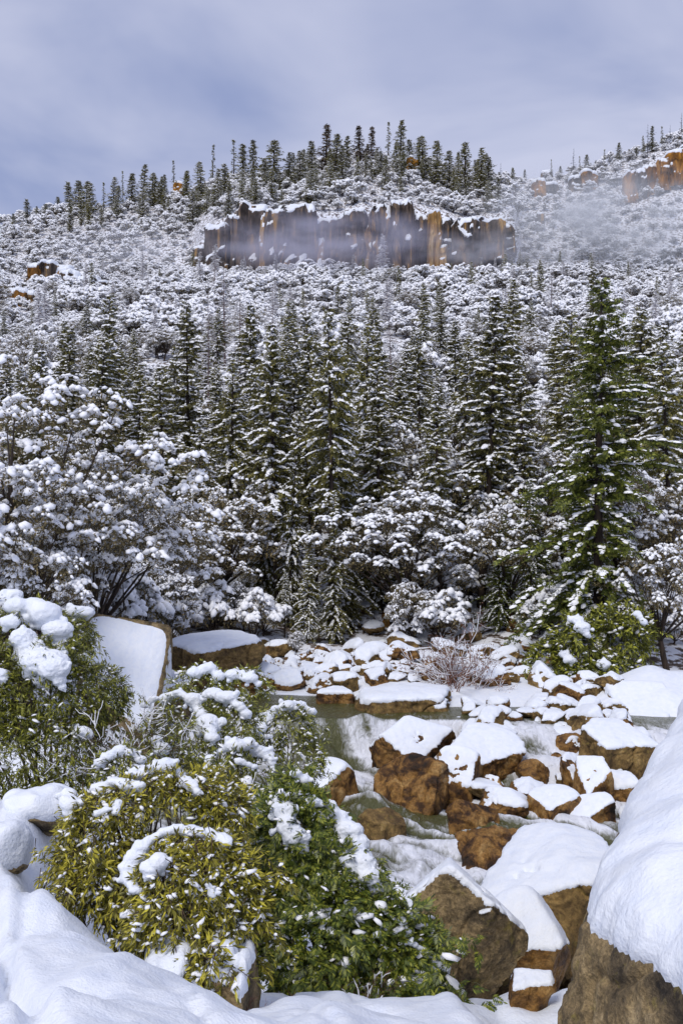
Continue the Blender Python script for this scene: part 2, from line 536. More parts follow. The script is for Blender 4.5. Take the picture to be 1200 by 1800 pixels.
def build_river():
    xs = np.linspace(-14, 13, 320)
    ys = np.linspace(18.5, 45, 320)
    Yg, Xg = np.meshgrid(ys, xs, indexing='ij')
    z, f = water_z(Xg, Yg)
    dzdy = np.gradient(f, axis=0) / (ys[1] - ys[0])
    fall = np.clip(dzdy * 1.6, 0, 1)
    below = sstep(37.6, 36.2, Yg) * sstep(16, 19, Yg)
    calm = sstep(37.4, 38.6, Yg)
    # current runs from the falls towards the camera and a little to the right, then left
    ang = 0.35 * np.sin((Yg - 24) / 9.0)
    s = Yg * np.cos(ang) - Xg * np.sin(ang)
    c = Xg * np.cos(ang) + Yg * np.sin(ang)
    Pf = np.stack([c / 0.7, s / 5.5, 0 * s], -1)
    warp = np.stack([fbm(Pf * .6 + 3, 2, 61), fbm(Pf * .6 + 9, 2, 62), 0 * s], -1)
    streak = fbm(Pf + 1.3 * warp, 4, 63)
    big = fbm(np.stack([Xg / 1.5, Yg / 2.2, 0 * s], -1), 3, 64)
    rough = below * (0.55 + 0.45 * (1 - calm))
    z = z + rough * (0.34 * big + 0.22 * streak + 0.16 * fbm(np.stack([Xg / .5, Yg / .9, 0 * s], -1), 3, 67)) + 0.015 * fbm(np.stack([Xg / .8, Yg / .4, 0 * s], -1), 2, 65)
    # humps where the stream pours over hidden stones
    for (px, py, d, r, h) in [(562, 1325, 36.2, 0.8, 0.85), (640, 1290, 37.2, 0.5, 0.30), (655, 1430, 29.8, 1.0, 0.55), (946, 1362, 33.2, 0.75, 0.2)]:
        q = P(px, py, d)
        z = z + h * np.exp(-(((Xg - q[0]) ** 2 + (Yg - q[1]) ** 2) / r ** 2))
    foam = below * (0.42 + 1.15 * streak + 0.80 * big + .26 * sstep(31, 35.5, Yg)) + fall * (0.80 + 0.8 * streak)
    foam = foam * (1 - calm * 0.92) + 0.35 * sstep(0.35, 0.7, streak) * calm * sstep(41, 38, Yg)
    for (px, py, d, r, a_) in [(562, 1325, 36.4, 0.75, -1.0), (642, 1292, 37.0, 0.45, -0.8), (870, 1465, 27.5, 1.6, -0.25), (900, 1430, 29.0, 1.3, -0.45), (720, 1520, 26.0, 2.0, 0.25), (600, 1370, 34, 1.0, 0.35), (760, 1450, 28.3, 1.2, 0.4)]:
        q = P(px, py, d)
        foam = foam + a_ * np.exp(-(((Xg - q[0]) ** 2 + (Yg - q[1]) ** 2) / r ** 2))
    for (rx_, ry_, ra, rb) in RIVER_ROCKS:                           # froth around the stones
        q = np.sqrt(((Xg - rx_) / ra) ** 2 + ((Yg - ry_) / rb) ** 2)
        foam = foam + .55 * np.exp(-((q - 1.0) / .28) ** 2) * (1 - .8 * calm) * (.6 + .8 * streak)
    foam = np.clip(foam, 0, 1) * .9
    V = np.stack([Xg, Yg, z], -1).reshape(-1, 3)
    nr, nc = len(ys), len(xs)
    i = np.arange(nr - 1)[:, None] * nc + np.arange(nc - 1)[None]
    Q = np.stack([i, i + 1, i + 1 + nc, i + nc], -1).reshape(-1, 4)
    m, n, l, b = mat('river_water')
    at = n.new('ShaderNodeAttribute')
    at.attribute_name = 'foam'
    t = n.new('ShaderNodeTexCoord')
    mp_ = N(n, 'ShaderNodeMapping')
    mp_.inputs['Scale'].default_value = (1.6, 0.45, 1)
    mp_.inputs['Rotation'].default_value = (0, 0, R(-18))
    a = N(n, 'ShaderNodeTexNoise', Scale=2.6, Detail=7.0, Roughness=0.66, Distortion=1.6)
    l.new(t.outputs['Object'], mp_.inputs['Vector'])
    l.new(mp_.outputs['Vector'], a.inputs['Vector'])
    ad = N(n, 'ShaderNodeMath', operation='MULTIPLY_ADD')
    ad.inputs[1].default_value = 1.5
    ad2 = N(n, 'ShaderNodeMath', operation='ADD')
    ad2.inputs[1].default_value = -0.75
    l.new(a.outputs['Fac'], ad.inputs[0])
    l.new(at.outputs['Fac'], ad.inputs[2])
    l.new(ad.outputs[0], ad2.inputs[0])
    r = ramp(n, [(0.12, (0, 0, 0)), (0.45, (0.36, 0.36, 0.36)), (0.82, (1, 1, 1))])
    l.new(ad2.outputs[0], r.inputs['Fac'])
    mc = N(n, 'ShaderNodeMix', data_type='RGBA')
    mc.inputs['A'].default_value = (0.085, 0.085, 0.026, 1)
    mc.inputs['B'].default_value = (0.82, 0.84, 0.90, 1)
    l.new(r.outputs['Color'], mc.inputs['Factor'])
    l.new(mc.outputs['Result'], b.inputs['Base Color'])
    rr = N(n, 'ShaderNodeMapRange')
    rr.inputs['To Min'].default_value = 0.12
    rr.inputs['To Max'].default_value = 0.5
    l.new(r.outputs['Color'], rr.inputs['Value'])
    l.new(rr.outputs['Result'], b.inputs['Roughness'])
    bp = N(n, 'ShaderNodeBump', Strength=0.7, Distance=0.25)
    l.new(a.outputs['Fac'], bp.inputs['Height'])
    l.new(bp.outputs['Normal'], b.inputs['Normal'])
    me = mk('river', V, Q, [m])
    at_ = me.attributes.new('foam', 'FLOAT', 'POINT')
    at_.data.foreach_set('value', foam.reshape(-1).astype(np.float32))
    tag(link('river', me), 'white water river pouring over ledges between the boulders', kind='structure')
# ------------------------------------------------------------------ boulders with snow caps
def adjacency(T, n):
    e = np.concatenate([T[:, [0, 1]], T[:, [1, 2]], T[:, [2, 0]]])
    return e

def smooth_field(v, e, n, it):
    c = np.maximum(np.bincount(e[:, 0], minlength=n), 1)
    for _ in range(it):
        s = np.bincount(e[:, 0], v[e[:, 1]], n)
        v = 0.5 * v + 0.5 * s / c
    return v

def vnormals(V, T):
    fn = np.cross(V[T[:, 1]] - V[T[:, 0]], V[T[:, 2]] - V[T[:, 0]])
    n = np.zeros_like(V)
    for k in range(3):
        np.add.at(n, T[:, k], fn)
    return unit(n)

def rock(radii, seed, planes=None, sub=4, n_rand=11, power=14, rough=0.05, thr=0.62, thick=0.16, patch=0.3, world_planes=None, freq=2.2):
    """an angular boulder and the snow lying on it; planes: (nx,ny,nz,offset) in units of the radii"""
    V, T = ico(sub)
    rng = np.random.RandomState(seed)
    radii = np.asarray(radii, float)
    dirs = V
    pn = unit(rng.normal(size=(n_rand, 3)))
    po = rng.uniform(0.66, 0.96, n_rand)
    if planes is not None:
        q = np.asarray(planes, float)
        qn = unit(q[:, :3])
        keep = (pn @ qn.T).max(1) < 0.55
        pn, po = np.concatenate([pn[keep], qn]), np.concatenate([po[keep], q[:, 3]])
    g = np.maximum(dirs @ pn.T, 0) / po
    r = ((g ** power).sum(1) + 0.78 ** power) ** (-1.0 / power)
    W = dirs * r[:, None]
    W = W * radii
    if world_planes is not None:
        g = np.maximum(dirs @ unit(world_planes[:, :3]).T, 0) / world_planes[:, 3]
        r = (g ** power).sum(1) ** (-1.0 / power)
        W = dirs * r[:, None]
    sz = radii.mean() if world_planes is None else 1.0
    nrm = vnormals(W, T)
    q_ = W / sz * freq + seed
    dis = fbm(q_, 4, seed, .55) * rough + 0.4 * rough * fbm(q_ * 5, 2, seed + 9)
    st_ = fbm(q_ * .8 + 31, 2, seed + 12) * 5                      # broken steps
    dis = dis + rough * .55 * (np.floor(st_) + sstep(.72, 1.0, st_ - np.floor(st_)) - st_ * .6)
    crack = np.abs(vnoise(W / sz * 1.7 + seed * 3.1, seed + 77))
    dis = dis - rough * 0.9 * sstep(0.10, 0.0, crack)
    n = len(W)
    e = adjacency(T, n)
    flat_ = smooth_field(sstep(thr - .05, thr + .12, nrm[:, 2]), e, n, {4: 3, 5: 4, 6: 8, 7: 16}[sub])
    W = W + nrm * (dis * sz * (1 - .88 * flat_))[:, None]
    nrm = vnormals(W, T)
    nz = smooth_field(nrm[:, 2], e, n, 2)
    s = nz + patch * 0.5 * fbm(W / sz * 3.1 + 5 * seed, 3, seed + 3) + patch * 0.45 * fbm(W / sz * 9.0 + 3 * seed, 2, seed + 6)
    s = sstep(thr - 0.05, thr + 0.08, s)
    s2 = smooth_field(s, e, n, {4: 2, 5: 3, 6: 5, 7: 9}[sub])
    wide = smooth_field(s, e, n, {4: 10, 5: 18, 6: 40, 7: 90}[sub])
    cover = np.minimum(s2, 1)
    tvar = 1 + 0.55 * fbm(W / sz * 2.6 + 40, 3, seed + 5)
    th = thick * np.sqrt(np.clip(cover, 0, 1)) * (0.45 + 0.75 * wide) * tvar
    S = W + np.array([0, 0, 1.0]) * th[:, None] + nrm * (0.35 * th)[:, None]
    for k in range(3):
        sm_ = smooth_field(S[:, k].copy(), e, n, {4: 5, 5: 9, 6: 20, 7: 45}[sub])
        S[:, k] += (sm_ - S[:, k]) * sstep(.5, .95, wide) * .9
    S = S - nrm * (0.03 * sz * (cover < 0.06))[:, None]
    on = cover > 0.06
    keepf = on[T].any(1)
    T2 = T[keepf]
    used = np.unique(T2)
    remap = np.full(n, -1); remap[used] = np.arange(len(used))
    return (W, T), (S[used], remap[T2])

def pieces(V, T, least=40):
    """the separate patches of a mesh, crumbs left out"""
    if not len(T): return []
    lab = np.arange(len(V))
    while True:
        m_ = lab[T].min(1)
        new = lab.copy()
        for k in range(3): np.minimum.at(new, T[:, k], m_)
        new = new[new]
        if (new == lab).all(): break
        lab = new
    out = []
    fl = lab[T[:, 0]]
    for c in np.unique(fl):
        t = T[fl == c]
        if len(t) < least: continue
        u_ = np.unique(t)
        rm = np.full(len(V), -1); rm[u_] = np.arange(len(u_))
        out.append((V[u_], rm[t]))
    return out

def put_boulder(name, label, c, geo, rmat, group=None, cat='boulder'):
    (W, T), (S, T2) = geo
    o = link(name, mk(name, W, T, [rmat]), None, c)
    tag(o, label, cat, group)
    for (S_, T_) in pieces(S, T2, max(40, len(T) // 70)):
        link('snow_cap', mk('snow_cap', S_, T_, [M['cap_snow']]), o)
    return o

def seat(W, c, rz):
    """carry the foot of a rock down into the ground or the river bed"""
    gz = float(H(c[0], c[1])) - 0.25
    low = W[:, 2].min()
    if c[2] + low > gz:
        k = (gz - c[2]) / low
        m_ = W[:, 2] < 0
        t_ = np.clip(-W[m_, 2] / -low, 0, 1)
        W[m_, 2] *= k
        W[m_, :2] *= (1 + 0.12 * t_)[:, None]
# label, pixel box (x0,y0,x1,y1), distance, depth ratio, planes, material, snow threshold, thickness, seed
RIVER_ROCKS = []
BOULDERS = [
 ('large blocky boulder with thick flat snow cap beside the reddish bare shrub', (655, 1203, 790, 1292), 40, 1.0, [(0, -.1, 1, .62), (.15, -1, .15, .7), (1, -.2, .1, .85)], 'rock_ochre', .62, .42, 101),
 ('brown block under a snow shelf, just upstream of the waterfall', (562, 1208, 614, 1250), 41, 1.0, [(0, -.1, 1, .7), (0, -1, .1, .7)], 'rock_brown', .66, .34, 102),
 ('tilted boulder with one clean snowy facet, right beside the waterfall', (652, 1264, 780, 1362), 37, .9, [(.18, -.66, .72, .50), (-.75, -.6, -.2, .6), (.8, -.5, -.3, .7)], 'rock_brown', .50, .16, 103),
 ('narrow upright snowy rock wedged behind the tilted boulder', (772, 1262, 808, 1325), 38, .9, [(-.3, -.6, .74, .6)], 'rock_brown', .45, .16, 104),
 ('rounded brown boulder with snow on top at the head of the right cascade', (822, 1268, 912, 1338), 36.5, 1., [(-.1, -.3, .95, .66)], 'rock_brown', .66, .2, 105),
 ('big brown mid-river boulder with a lens of snow on its sloping top', (796, 1290, 905, 1378), 35, 1., [(.12, -.45, .88, .60), (.5, -.8, -.1, .8)], 'rock_brown', .60, .2, 106),
 ('boulder with a square white snow face in the centre of the river', (762, 1330, 842, 1408), 33.5, .9, [(-.15, -.72, .68, .52), (.9, -.35, 0, .75)], 'rock_brown', .50, .13, 107),
 ('low dark wet boulder splashed by the rapids below the tilted boulder', (682, 1345, 790, 1412), 34.6, 1., [(-.5, -.7, .5, .6)], 'rock_brown', .95, .05, 108),
 ('small dark rock with a scrap of snow left of the right cascade', (853, 1366, 888, 1405), 33.2, 1., [(-.3, -.5, .8, .7)], 'rock_brown', .72, .1, 109),
 ('bare brown wedge of rock slanting out of the rapids', (786, 1408, 862, 1460), 30.2, .8, [(.45, -.5, .74, .42), (-.6, -.7, .3, .7)], 'rock_brown', 1.3, .05, 110),
 ('bare rust-brown boulder alone in the foam below the rapids', (812, 1466, 925, 1532), 26.6, 1., [(.35, -.55, .76, .55), (-.7, -.6, .4, .7), (.2, -1, -.1, .75)], 'rock_brown', 1.3, .05, 111),
 ('dark dome of rock with water parting over it in the right cascade', (915, 1345, 972, 1392), 33, 1., [], 'rock_brown', 1.3, .05, 112),
 ('reddish wet rock with snow on its right shoulder below the cascade dome', (890, 1374, 970, 1418), 32, 1., [(.5, -.4, .8, .72)], 'rock_brown', .72, .13, 113),
 ('snow-capped brown rock standing at the edge of the lower pool', (938, 1392, 1010, 1444), 31, 1., [(-.2, -.35, .9, .68), (.4, -.9, .1, .8)], 'rock_brown', .66, .16, 114),
 ('bare amber boulder between the two small side cascades', (957, 1333, 1012, 1374), 34.2, 1., [], 'rock_brown', 1.3, .05, 115),
 ('leaning rock with snow on its right side above the side channel', (984, 1338, 1032, 1402), 33, .9, [(.4, -.5, .76, .6)], 'rock_brown', .55, .14, 116),
 ('upright boulder with a ragged snow hood near the big snow slope', (1010, 1333, 1075, 1424), 32, .9, [(-.2, -.55, .8, .62), (.4, -.9, .0, .75)], 'rock_brown', .55, .2, 117),
 ('squat boulder half white with snow at the foot of the hooded boulder', (1006, 1401, 1076, 1448), 30, 1., [(-.45, -.5, .74, .62)], 'rock_brown', .55, .17, 118),
 ('large lichen-stained boulder with a heavy snow mantle right of the cascade', (1024, 1270, 1140, 1370), 33.5, 1., [(.05, -.35, .92, .56), (.2, -1, .0, .72), (-.9, -.4, .1, .8)], 'rock_ochre', .58, .36, 119),
 ('wet brown rock with a thin side fall spilling over it', (976, 1298, 1025, 1342), 35, 1., [], 'rock_brown', 1.2, .05, 120),
 ('snow-topped dark rock at the lip of the right cascade', (962, 1270, 1018, 1312), 36.6, 1., [(0, -.2, 1, .7)], 'rock_brown', .66, .26, 121),
 ('small rounded rock with a snow cushion above the right cascade', (928, 1268, 966, 1300), 37.4, 1., [], 'rock_brown', .6, .2, 122),
 ('long slanting slab with snow along its back on the far bank', (910, 1202, 992, 1262), 46, .7, [(.38, -.42, .82, .40), (-.2, -.9, -.4, .6)], 'rock_ochre', .62, .22, 123),
 ('brown rock with snow cushion left of the slanting slab', (862, 1214, 915, 1260), 46.5, 1., [(0, -.2, 1, .7)], 'rock_ochre', .62, .26, 124),
 ('pair-like low rock with snow under the fir tips, far bank', (866, 1182, 922, 1212), 49, 1., [(0, -.2, 1, .7)], 'rock_brown', .6, .24, 125),
 ('snowy rock between the slanting slab and the large fir', (990, 1230, 1060, 1274), 43.5, 1., [(-.3, -.4, .86, .7)], 'rock_brown', .55, .26, 126),
 ('smooth grey snow-plastered hump below the large fir', (1050, 1196, 1182, 1280), 40, 1., [(-.2, -.6, .78, .62)], 'rock_ochre', .25, .22, 127),
 ('golden grey boulder with a flat snow cap in front of the oaks', (310, 1116, 438, 1200), 44, 1., [(-.08, -.2, .98, .62), (.5, -.85, .1, .78), (-.7, -.6, .1, .8)], 'rock_ochre', .66, .42, 128),
 ('big leaning slab covered by an unbroken sheet of snow', (142, 1082, 286, 1320), 36, .55, [(.25, -.78, .58, .40), (-.9, -.2, .2, .9)], 'rock_grey', -.25, .3, 129),
 ('low grey rock with snow beside the leaning snow slab', (262, 1178, 326, 1226), 38, 1., [(.2, -.4, .9, .7)], 'rock_grey', .55, .2, 130),
 ('brown wet rock with snow hood at the foot of the waterfall', (520, 1348, 610, 1424), 31, 1., [(-.35, -.4, .84, .6), (.7, -.7, .1, .75)], 'rock_brown', .58, .18, 131),
 ('yellow-brown rock the stream slides over below the waterfall', (636, 1430, 700, 1476), 28.6, 1., [], 'rock_ochre', 1.3, .05, 132),
 ('big snow-backed boulder with ochre face beside the lower pool', (852, 1482, 1080, 1640), 15, 1.15, [(-.50, -.12, .85, .40), (.05, -.10, .99, .62), (-.25, -.95, .12, .62), (.35, -.9, -.1, .7), (-.8, -.5, .2, .9), (.9, 0, .1, .98)], 'rock_ochre', .60, .3, 133),
 ('grey angular boulder with dark stain and snowy crest near the cedar', (690, 1524, 905, 1745), 11, .8, [(-.42, -.86, .28, .52), (.40, -.80, -.44, .55), (.62, .1, .78, .66), (-.6, .2, .75, .72), (.75, -.6, .05, .82)], 'rock_grey', .62, .13, 134),
 ('small golden rock tucked under the grey angular boulder', (838, 1690, 892, 1745), 11.6, 1., [], 'rock_ochre', .9, .08, 135),
 ('snow-buried rock in the gap between the two big boulders', (872, 1592, 985, 1700), 12.4, 1., [(-.2, -.6, .78, .6)], 'rock_brown', .40, .16, 136),
 ('small brown rock with a snow lip in front of the lichen boulder', (892, 1706, 962, 1768), 9.2, 1., [(-.2, -.3, .9, .62)], 'rock_brown', .55, .1, 137),
 ('granite post-like rock under an overhanging snow cap by the snow bank', (255, 1672, 345, 1900), 7.05, 1.0, [(-.1, -.1, 1, .80), (.25, -.95, .1, .72), (.9, -.3, 0, .8), (-.9, -.3, .1, .85)], 'rock_grey', .74, .34, 138),
 ('granite rock with tall snow cap behind the drooping laurel', (366, 1672, 445, 1900), 7.1, 1.0, [(.15, -.1, 1, .80), (-.1, -1, .1, .72), (.95, -.2, 0, .8)], 'rock_grey', .74, .34, 139),
 ('snow-buried hump beside the laurel on the upper snow bank', (12, 1398, 112, 1450), 11.0, 1., [], 'rock_grey', -.7, .4, 140),
 ('snow-covered lump at the picture edge on the snow bank', (-40, 1464, 32, 1545), 9.0, 1., [], 'rock_grey', -.7, .4, 141),
]
for (lab, (x0, y0, x1, y1), d, dr, pl, mt, thr, th, seed) in BOULDERS:
    c = P((x0 + x1) / 2, (y0 + y1) / 2, d)
    th *= 0.22
    if d < 39 and y1 > 1340 and d > 24:
        d = min(d, 9.2 * F / (y1 - 900))
        c = P((x0 + x1) / 2, (y0 + y1) / 2, d)
    c[2] -= th * 0.5
    rx, rz = (x1 - x0) / 2 / F * d * 1.16, (y1 - y0) / 2 / F * d * 1.18
    sub = (7 if (d < 13 and x1 - x0 > 180) else 6) if d < 16 or (x1 - x0) > 100 else 5
    geo = rock((rx, max(rx, rz) * dr, rz), seed, pl if pl else None, sub, 10, 34, .075 if d > 13 else .05, thr + (.12 if d > 24 else .06), th, .7)
    seat(geo[0][0], c, rz)
    if d > 24 and d < 42: RIVER_ROCKS.append((c[0], c[1], rx, max(rx, rz) * dr))
    put_boulder('boulder', lab, c, geo, M[mt])

build_river()

# the great lichen boulder in the near right corner
c0 = np.array([2.55, 7.0, -3.75])
def wp(nrm, pt):
    nrm = unit(nrm)
    return (*nrm, float(np.dot(nrm, np.asarray(pt) - c0)))
WP = np.array([wp((-.95, -.20, .22), (1.62, 7.0, -2.85)), wp((-.90, .44, .12), (1.62, 7.0, -2.85)), wp((-.327, .047, .944), (1.62, 7.0, -2.87)),
               wp((0, -1, .1), (2, 3.3, -3)), wp((1, 0, 0), (7, 7, -3)), wp((0, 1, 0), (4, 13.0, -3)), wp((0, 0, -1), (2, 7, -5.2)), wp((-.75, -.62, -.1), (1.30, 6.0, -3.3))])
put_boulder('boulder', 'huge lichen-speckled boulder under a smooth snow slope in the near corner', c0,
            rock((1, 1, 1), 150, None, 7, 0, 26, .05, .84, .20, .16, WP, 1.6), M['rock_grey'])

# rubble of the far bank: each stone with its own snow
RK = [rock((1, .9, .55 + .1 * (k % 4)), 300 + k, None, 5, 10, 30, .10, .66, .11, .8) for k in range(8)]
RKM = []
for k, ((W, T), (S, T2)) in enumerate(RK):
    RKM.append((mk('bank_rock', W, T, [M['rock_brown' if k % 2 else 'rock_ochre']]), [mk('snow_cap', a_, b_, [M['cap_snow']]) for a_, b_ in pieces(S, T2, 120)]))
rng = np.random.RandomState(7)
LANDMARKS = [(722, 1245, 'large blocky boulder'), (588, 1228, 'brown block upstream of the waterfall'), (716, 1312, 'tilted boulder'), (866, 1302, 'rounded boulder at the cascade head'), (955, 1232, 'slanting slab'), (1080, 1320, 'lichen-stained boulder'),
             (374, 1156, 'golden grey boulder'), (215, 1165, 'leaning snow slab'), (1042, 1378, 'ragged-hooded boulder'), (974, 1418, 'rock at the lower pool edge'), (1000, 1318, 'thin side fall'), (1115, 1240, 'snow-plastered hump'), (800, 1190, 'reddish bare shrub'),
             (500, 1170, 'foot of the central pines'), (700, 1100, 'white-crowned oak'), (860, 1110, 'trunk of the slim tall conifer'), (1040, 1160, 'bright green bush'), (945, 1140, 'half-grown green fir'), (440, 1180, 'low scrub'), (770, 1110, 'dark small oak')]
def stone_label(px, py, r):
    a_, b_, nm = min(LANDMARKS, key=lambda q: (q[0] - px) ** 2 + 2.2 * (q[1] - py) ** 2)
    dx, dy = px - a_, (py - b_) * 1.5
    dr = ('just ' if abs(dx) + abs(dy) < 45 else 'a little way ') + (('right of' if dx > 0 else 'left of') if abs(dx) > abs(dy) else ('in front of' if dy > 0 else 'behind'))
    sz = 'small' if r < .42 else ('mid-sized' if r < .62 else 'large')
    return f'{sz} snow-capped stone {dr} the {nm}', f'stones {dr} the {nm}'

def stone(x, y, r, k, lab, grp, sink=0.25, z=None):
    o = link('bank_rock', RKM[k][0], None, (x, y, (float(H(x, y)) if z is None else z) + r * (0.45 - sink)))
    o.scale = (r, r, r * rng.uniform(.75, 1.1))
    o.rotation_euler = (rng.uniform(-.2, .2), rng.uniform(-.2, .2), rng.uniform(0, 6.28))
    lab, grp = stone_label(600 + F * x / y, 900 - F * o.location[2] / y, r)
    tag(o, lab, 'rock', grp)
    for m_ in RKM[k][1]: link('snow_cap', m_, o)
    return o
placed = []
def scatter(n, pxr, pyr, rr, lab, grp, gap=0.8):
    c = tries = 0
    while c < n and tries < n * 20:
        tries += 1
        px, py = rng.uniform(*pxr), rng.uniform(*pyr)
        d = ground_d(px, py, 40.5, 70)
        x = (px - 600) / F * d
        if x < 9 and d < 43: continue
        r = rr[0] + (rr[1] - rr[0]) * rng.rand() ** 1.8
        if any((x - a) ** 2 + (d - b) ** 2 < (gap * (r + q)) ** 2 for a, b, q in placed): continue
        placed.append((x, d, r))
        stone(x, d, r, rng.randint(8), lab, grp)
        c += 1
scatter(40, (840, 1080), (1196, 1262), (.40, 1.0), 'snow-capped brown stone in the rubble below the large fir', 'rubble stones below the large fir', .7)
scatter(30, (830, 1010), (1140, 1196), (.35, .9), 'snowy stone on the bank close under the fir branches', 'stones close under the fir branches', .7)
scatter(46, (440, 660), (1150, 1250), (.35, 1.1), 'snow-capped stone on the far bank above the waterfall', 'bank stones above the waterfall', .7)
scatter(26, (240, 480), (1130, 1215), (.35, .8), 'snowy stone around the golden grey boulder', 'stones around the golden grey boulder', .7)
scatter(30, (640, 1010), (1060, 1150), (.35, .9), 'dark snow-capped stone on the forest floor slope', 'stones on the forest floor slope', .7)
scatter(24, (640, 840), (1165, 1232), (.35, 1.0), 'snowy stone near the foot of the reddish bare shrub', 'stones near the reddish bare shrub', .7)
c = tries = 0
while c < 46 and tries < 900:                                     # stones along the right side channel
    tries += 1
    y = rng.uniform(29.5, 40)
    x = rng.uniform(4.5, 10.5)
    px = 600 + F * x / y
    r = .28 + .5 * rng.rand() ** 1.6
    wz = float(water_z(np.array(x), np.array(y))[0])
    if 885 < px < 985 and y < 37: continue
    if any((x - a_) ** 2 + (y - b_) ** 2 < (.75 * (r + q_)) ** 2 for a_, b_, q_ in placed): continue
    placed.append((x, y, r)); c += 1
    stone(x, y, r, rng.randint(8), 'snow-capped wet stone beside the right side channel', 'stones beside the right side channel', .1, max(wz, float(H(x, y))))
for (px, py, d, r, k) in [(700, 1152, 46, .62, 1), (682, 1162, 46, .38, 3), (722, 1160, 45.6, .42, 5), (712, 1170, 45.3, .3, 1)]:
    q = P(px, py, d)
    o = stone(q[0], q[1], r, k, 'amber stone in the small heap under the mossy overhang', 'amber stones under the mossy overhang', 0, q[2])

# ------------------------------------------------------------------ tree generators
def spray_template(n=5, w=0.16):
    V, T = [], []
    for i in range(n):
        t = i / (n - 1)
        for sgn in ((-1, 1) if i < n - 1 else (0,)):
            a = sgn * (1.0 - 0.35 * t)
            L = 0.55 * (1 - 0.55 * t) if sgn else 0.45
            b = np.array([0, t * 0.62, 0])
            dr = np.array([math.sin(a), math.cos(a), -0.18 * abs(sgn)])
            sd_ = np.array([math.cos(a), -math.sin(a), 0]) * w * 0.5
            k = len(V)
            V += [b, b + dr * L * 0.5 + sd_, b + dr * L, b + dr * L * 0.5 - sd_]
            T += [(k, k + 1, k + 2), (k, k + 2, k + 3)]
    return np.array(V), np.array(T)
SPRAY = spray_template(4, 0.22)
SPRAY_FINE = spray_template(6, 0.13)

def conifer(seed, Ht, Rad, base=0.1, droop=0.45, snow=0.5, gap=0.36, up=0.35, sparse=0.0, dens=1.0):
    rng = np.random.RandomState(seed)
    tr, fo, sn = Acc(), Acc(), Acc()
    zs = np.linspace(-0.8, Ht, 12)
    sway = np.c_[0.012 * Ht * np.sin(zs / Ht * 3 + seed), 0.012 * Ht * np.cos(zs / Ht * 2.3 + seed * 2), zs]
    tube(tr, sway, 0.0125 * Ht * np.clip(1 - zs / Ht, 0.03, 1) ** 0.8 + 0.012, 7)
    sp, sdir, slen = [], [], []
    bp, bd, bs = [], [], []
    z = Ht * base
    while z < Ht * 0.985:
        t = (z - Ht * base) / (Ht * (1 - base))
        Lb = Rad * ((1 - t) ** 0.8 * min(1.0, 0.55 + t * 2.2) + 0.04)
        nb = 5 if t < 0.8 else 4
        a0 = rng.uniform(0, 6.28)
        zfac = 1.6 if t < .9 else .7
        for b in range(nb):
            if rng.rand() < sparse: continue
            az = a0 + b * 6.28 / nb + rng.uniform(-.35, .35)
            L = Lb * rng.uniform(.5, 1.15) * (.88 + .62 * float(vnoise(np.array([math.cos(az) * 1.3 + 5, math.sin(az) * 1.3 + 5, z / 2.0]), seed)))
            zz = z + rng.uniform(-.5, .5) * gap * zfac
            bsn = snow * min(2.0, 0.15 + 2.2 * rng.rand() ** 2)
            s = np.linspace(0, 1, 5)
            pit = -0.12 + (up + 0.12) * t + rng.uniform(-.32, .32)
            dz = L * (pit * s + 0.15 * s - droop * rng.uniform(.6, 1.5) * (1 - .55 * t) * s ** 2)
            pts = np.c_[np.cos(az) * L * s, np.sin(az) * L * s, zz + dz]
            pts[:, 0] += np.interp(zz, zs, sway[:, 0]); pts[:, 1] += np.interp(zz, zs, sway[:, 1])
            tube(tr, pts, np.linspace(.012 * L + .008, .006, 5), 3)
            ns = max(2, int(L / 0.25 * dens))
            for q in range(ns):
                u_ = 0.16 + 0.84 * (q + rng.rand()) / ns
                pp = np.array([np.interp(u_, s, pts[:, k]) for k in range(3)])
                for sgn in (-1, 1):
                    aa = az + sgn * rng.uniform(.35, 1.0) * (1 if u_ < .9 else .4)
                    ln = (0.27 + 0.30 * (1 - u_)) * rng.uniform(.65, 1.4) * (0.7 + 0.12 * min(L, 3.0))
                    sp.append(pp); slen.append(ln)
                    sdir.append((math.cos(aa), math.sin(aa), rng.uniform(-1.5, .45)))
                    if rng.rand() < bsn * 0.6:
                        bp.append(pp + np.array([math.cos(aa), math.sin(aa), -.2]) * ln * .45 + (0, 0, .05))
                        bd.append((math.cos(aa), math.sin(aa), rng.uniform(-.8, .1))); bs.append(ln * rng.uniform(.14, .40))
                if rng.rand() < bsn * 0.8:
                    bp.append(pp + (0, 0, .04)); bd.append(pts[-1] - pts[0]); bs.append(rng.uniform(.08, .24))
        z += gap * rng.uniform(.75, 1.25) * (1 if t < .7 else .75)
    sp, sdir, slen = np.array(sp), np.array(sdir), np.array(slen)[:, None]
    X, Y, Z = frames(sdir)
    roll = rng.uniform(-1.6, 1.6, len(sp))[:, None]
    X, Z = X * np.cos(roll) + Z * np.sin(roll), Z * np.cos(roll) - X * np.sin(roll)
    fo.add(*inst(SPRAY[0], SPRAY[1], sp, X * slen, Y * slen * 1.15, Z * slen))
    if bp:
        bp, bd, bs = np.array(bp), np.array(bd), np.array(bs)[:, None]
        X, Y, Z = frames(bd)
        sn.add(*inst(DOME[0], DOME[1], bp, X * bs * rng.uniform(.45, .85, bs.shape), Y * bs, Z * bs * rng.uniform(.32, .65, bs.shape)))
    return {'trunk': tr.get(), 'crown': fo.get(), 'snow_load': sn.get()}

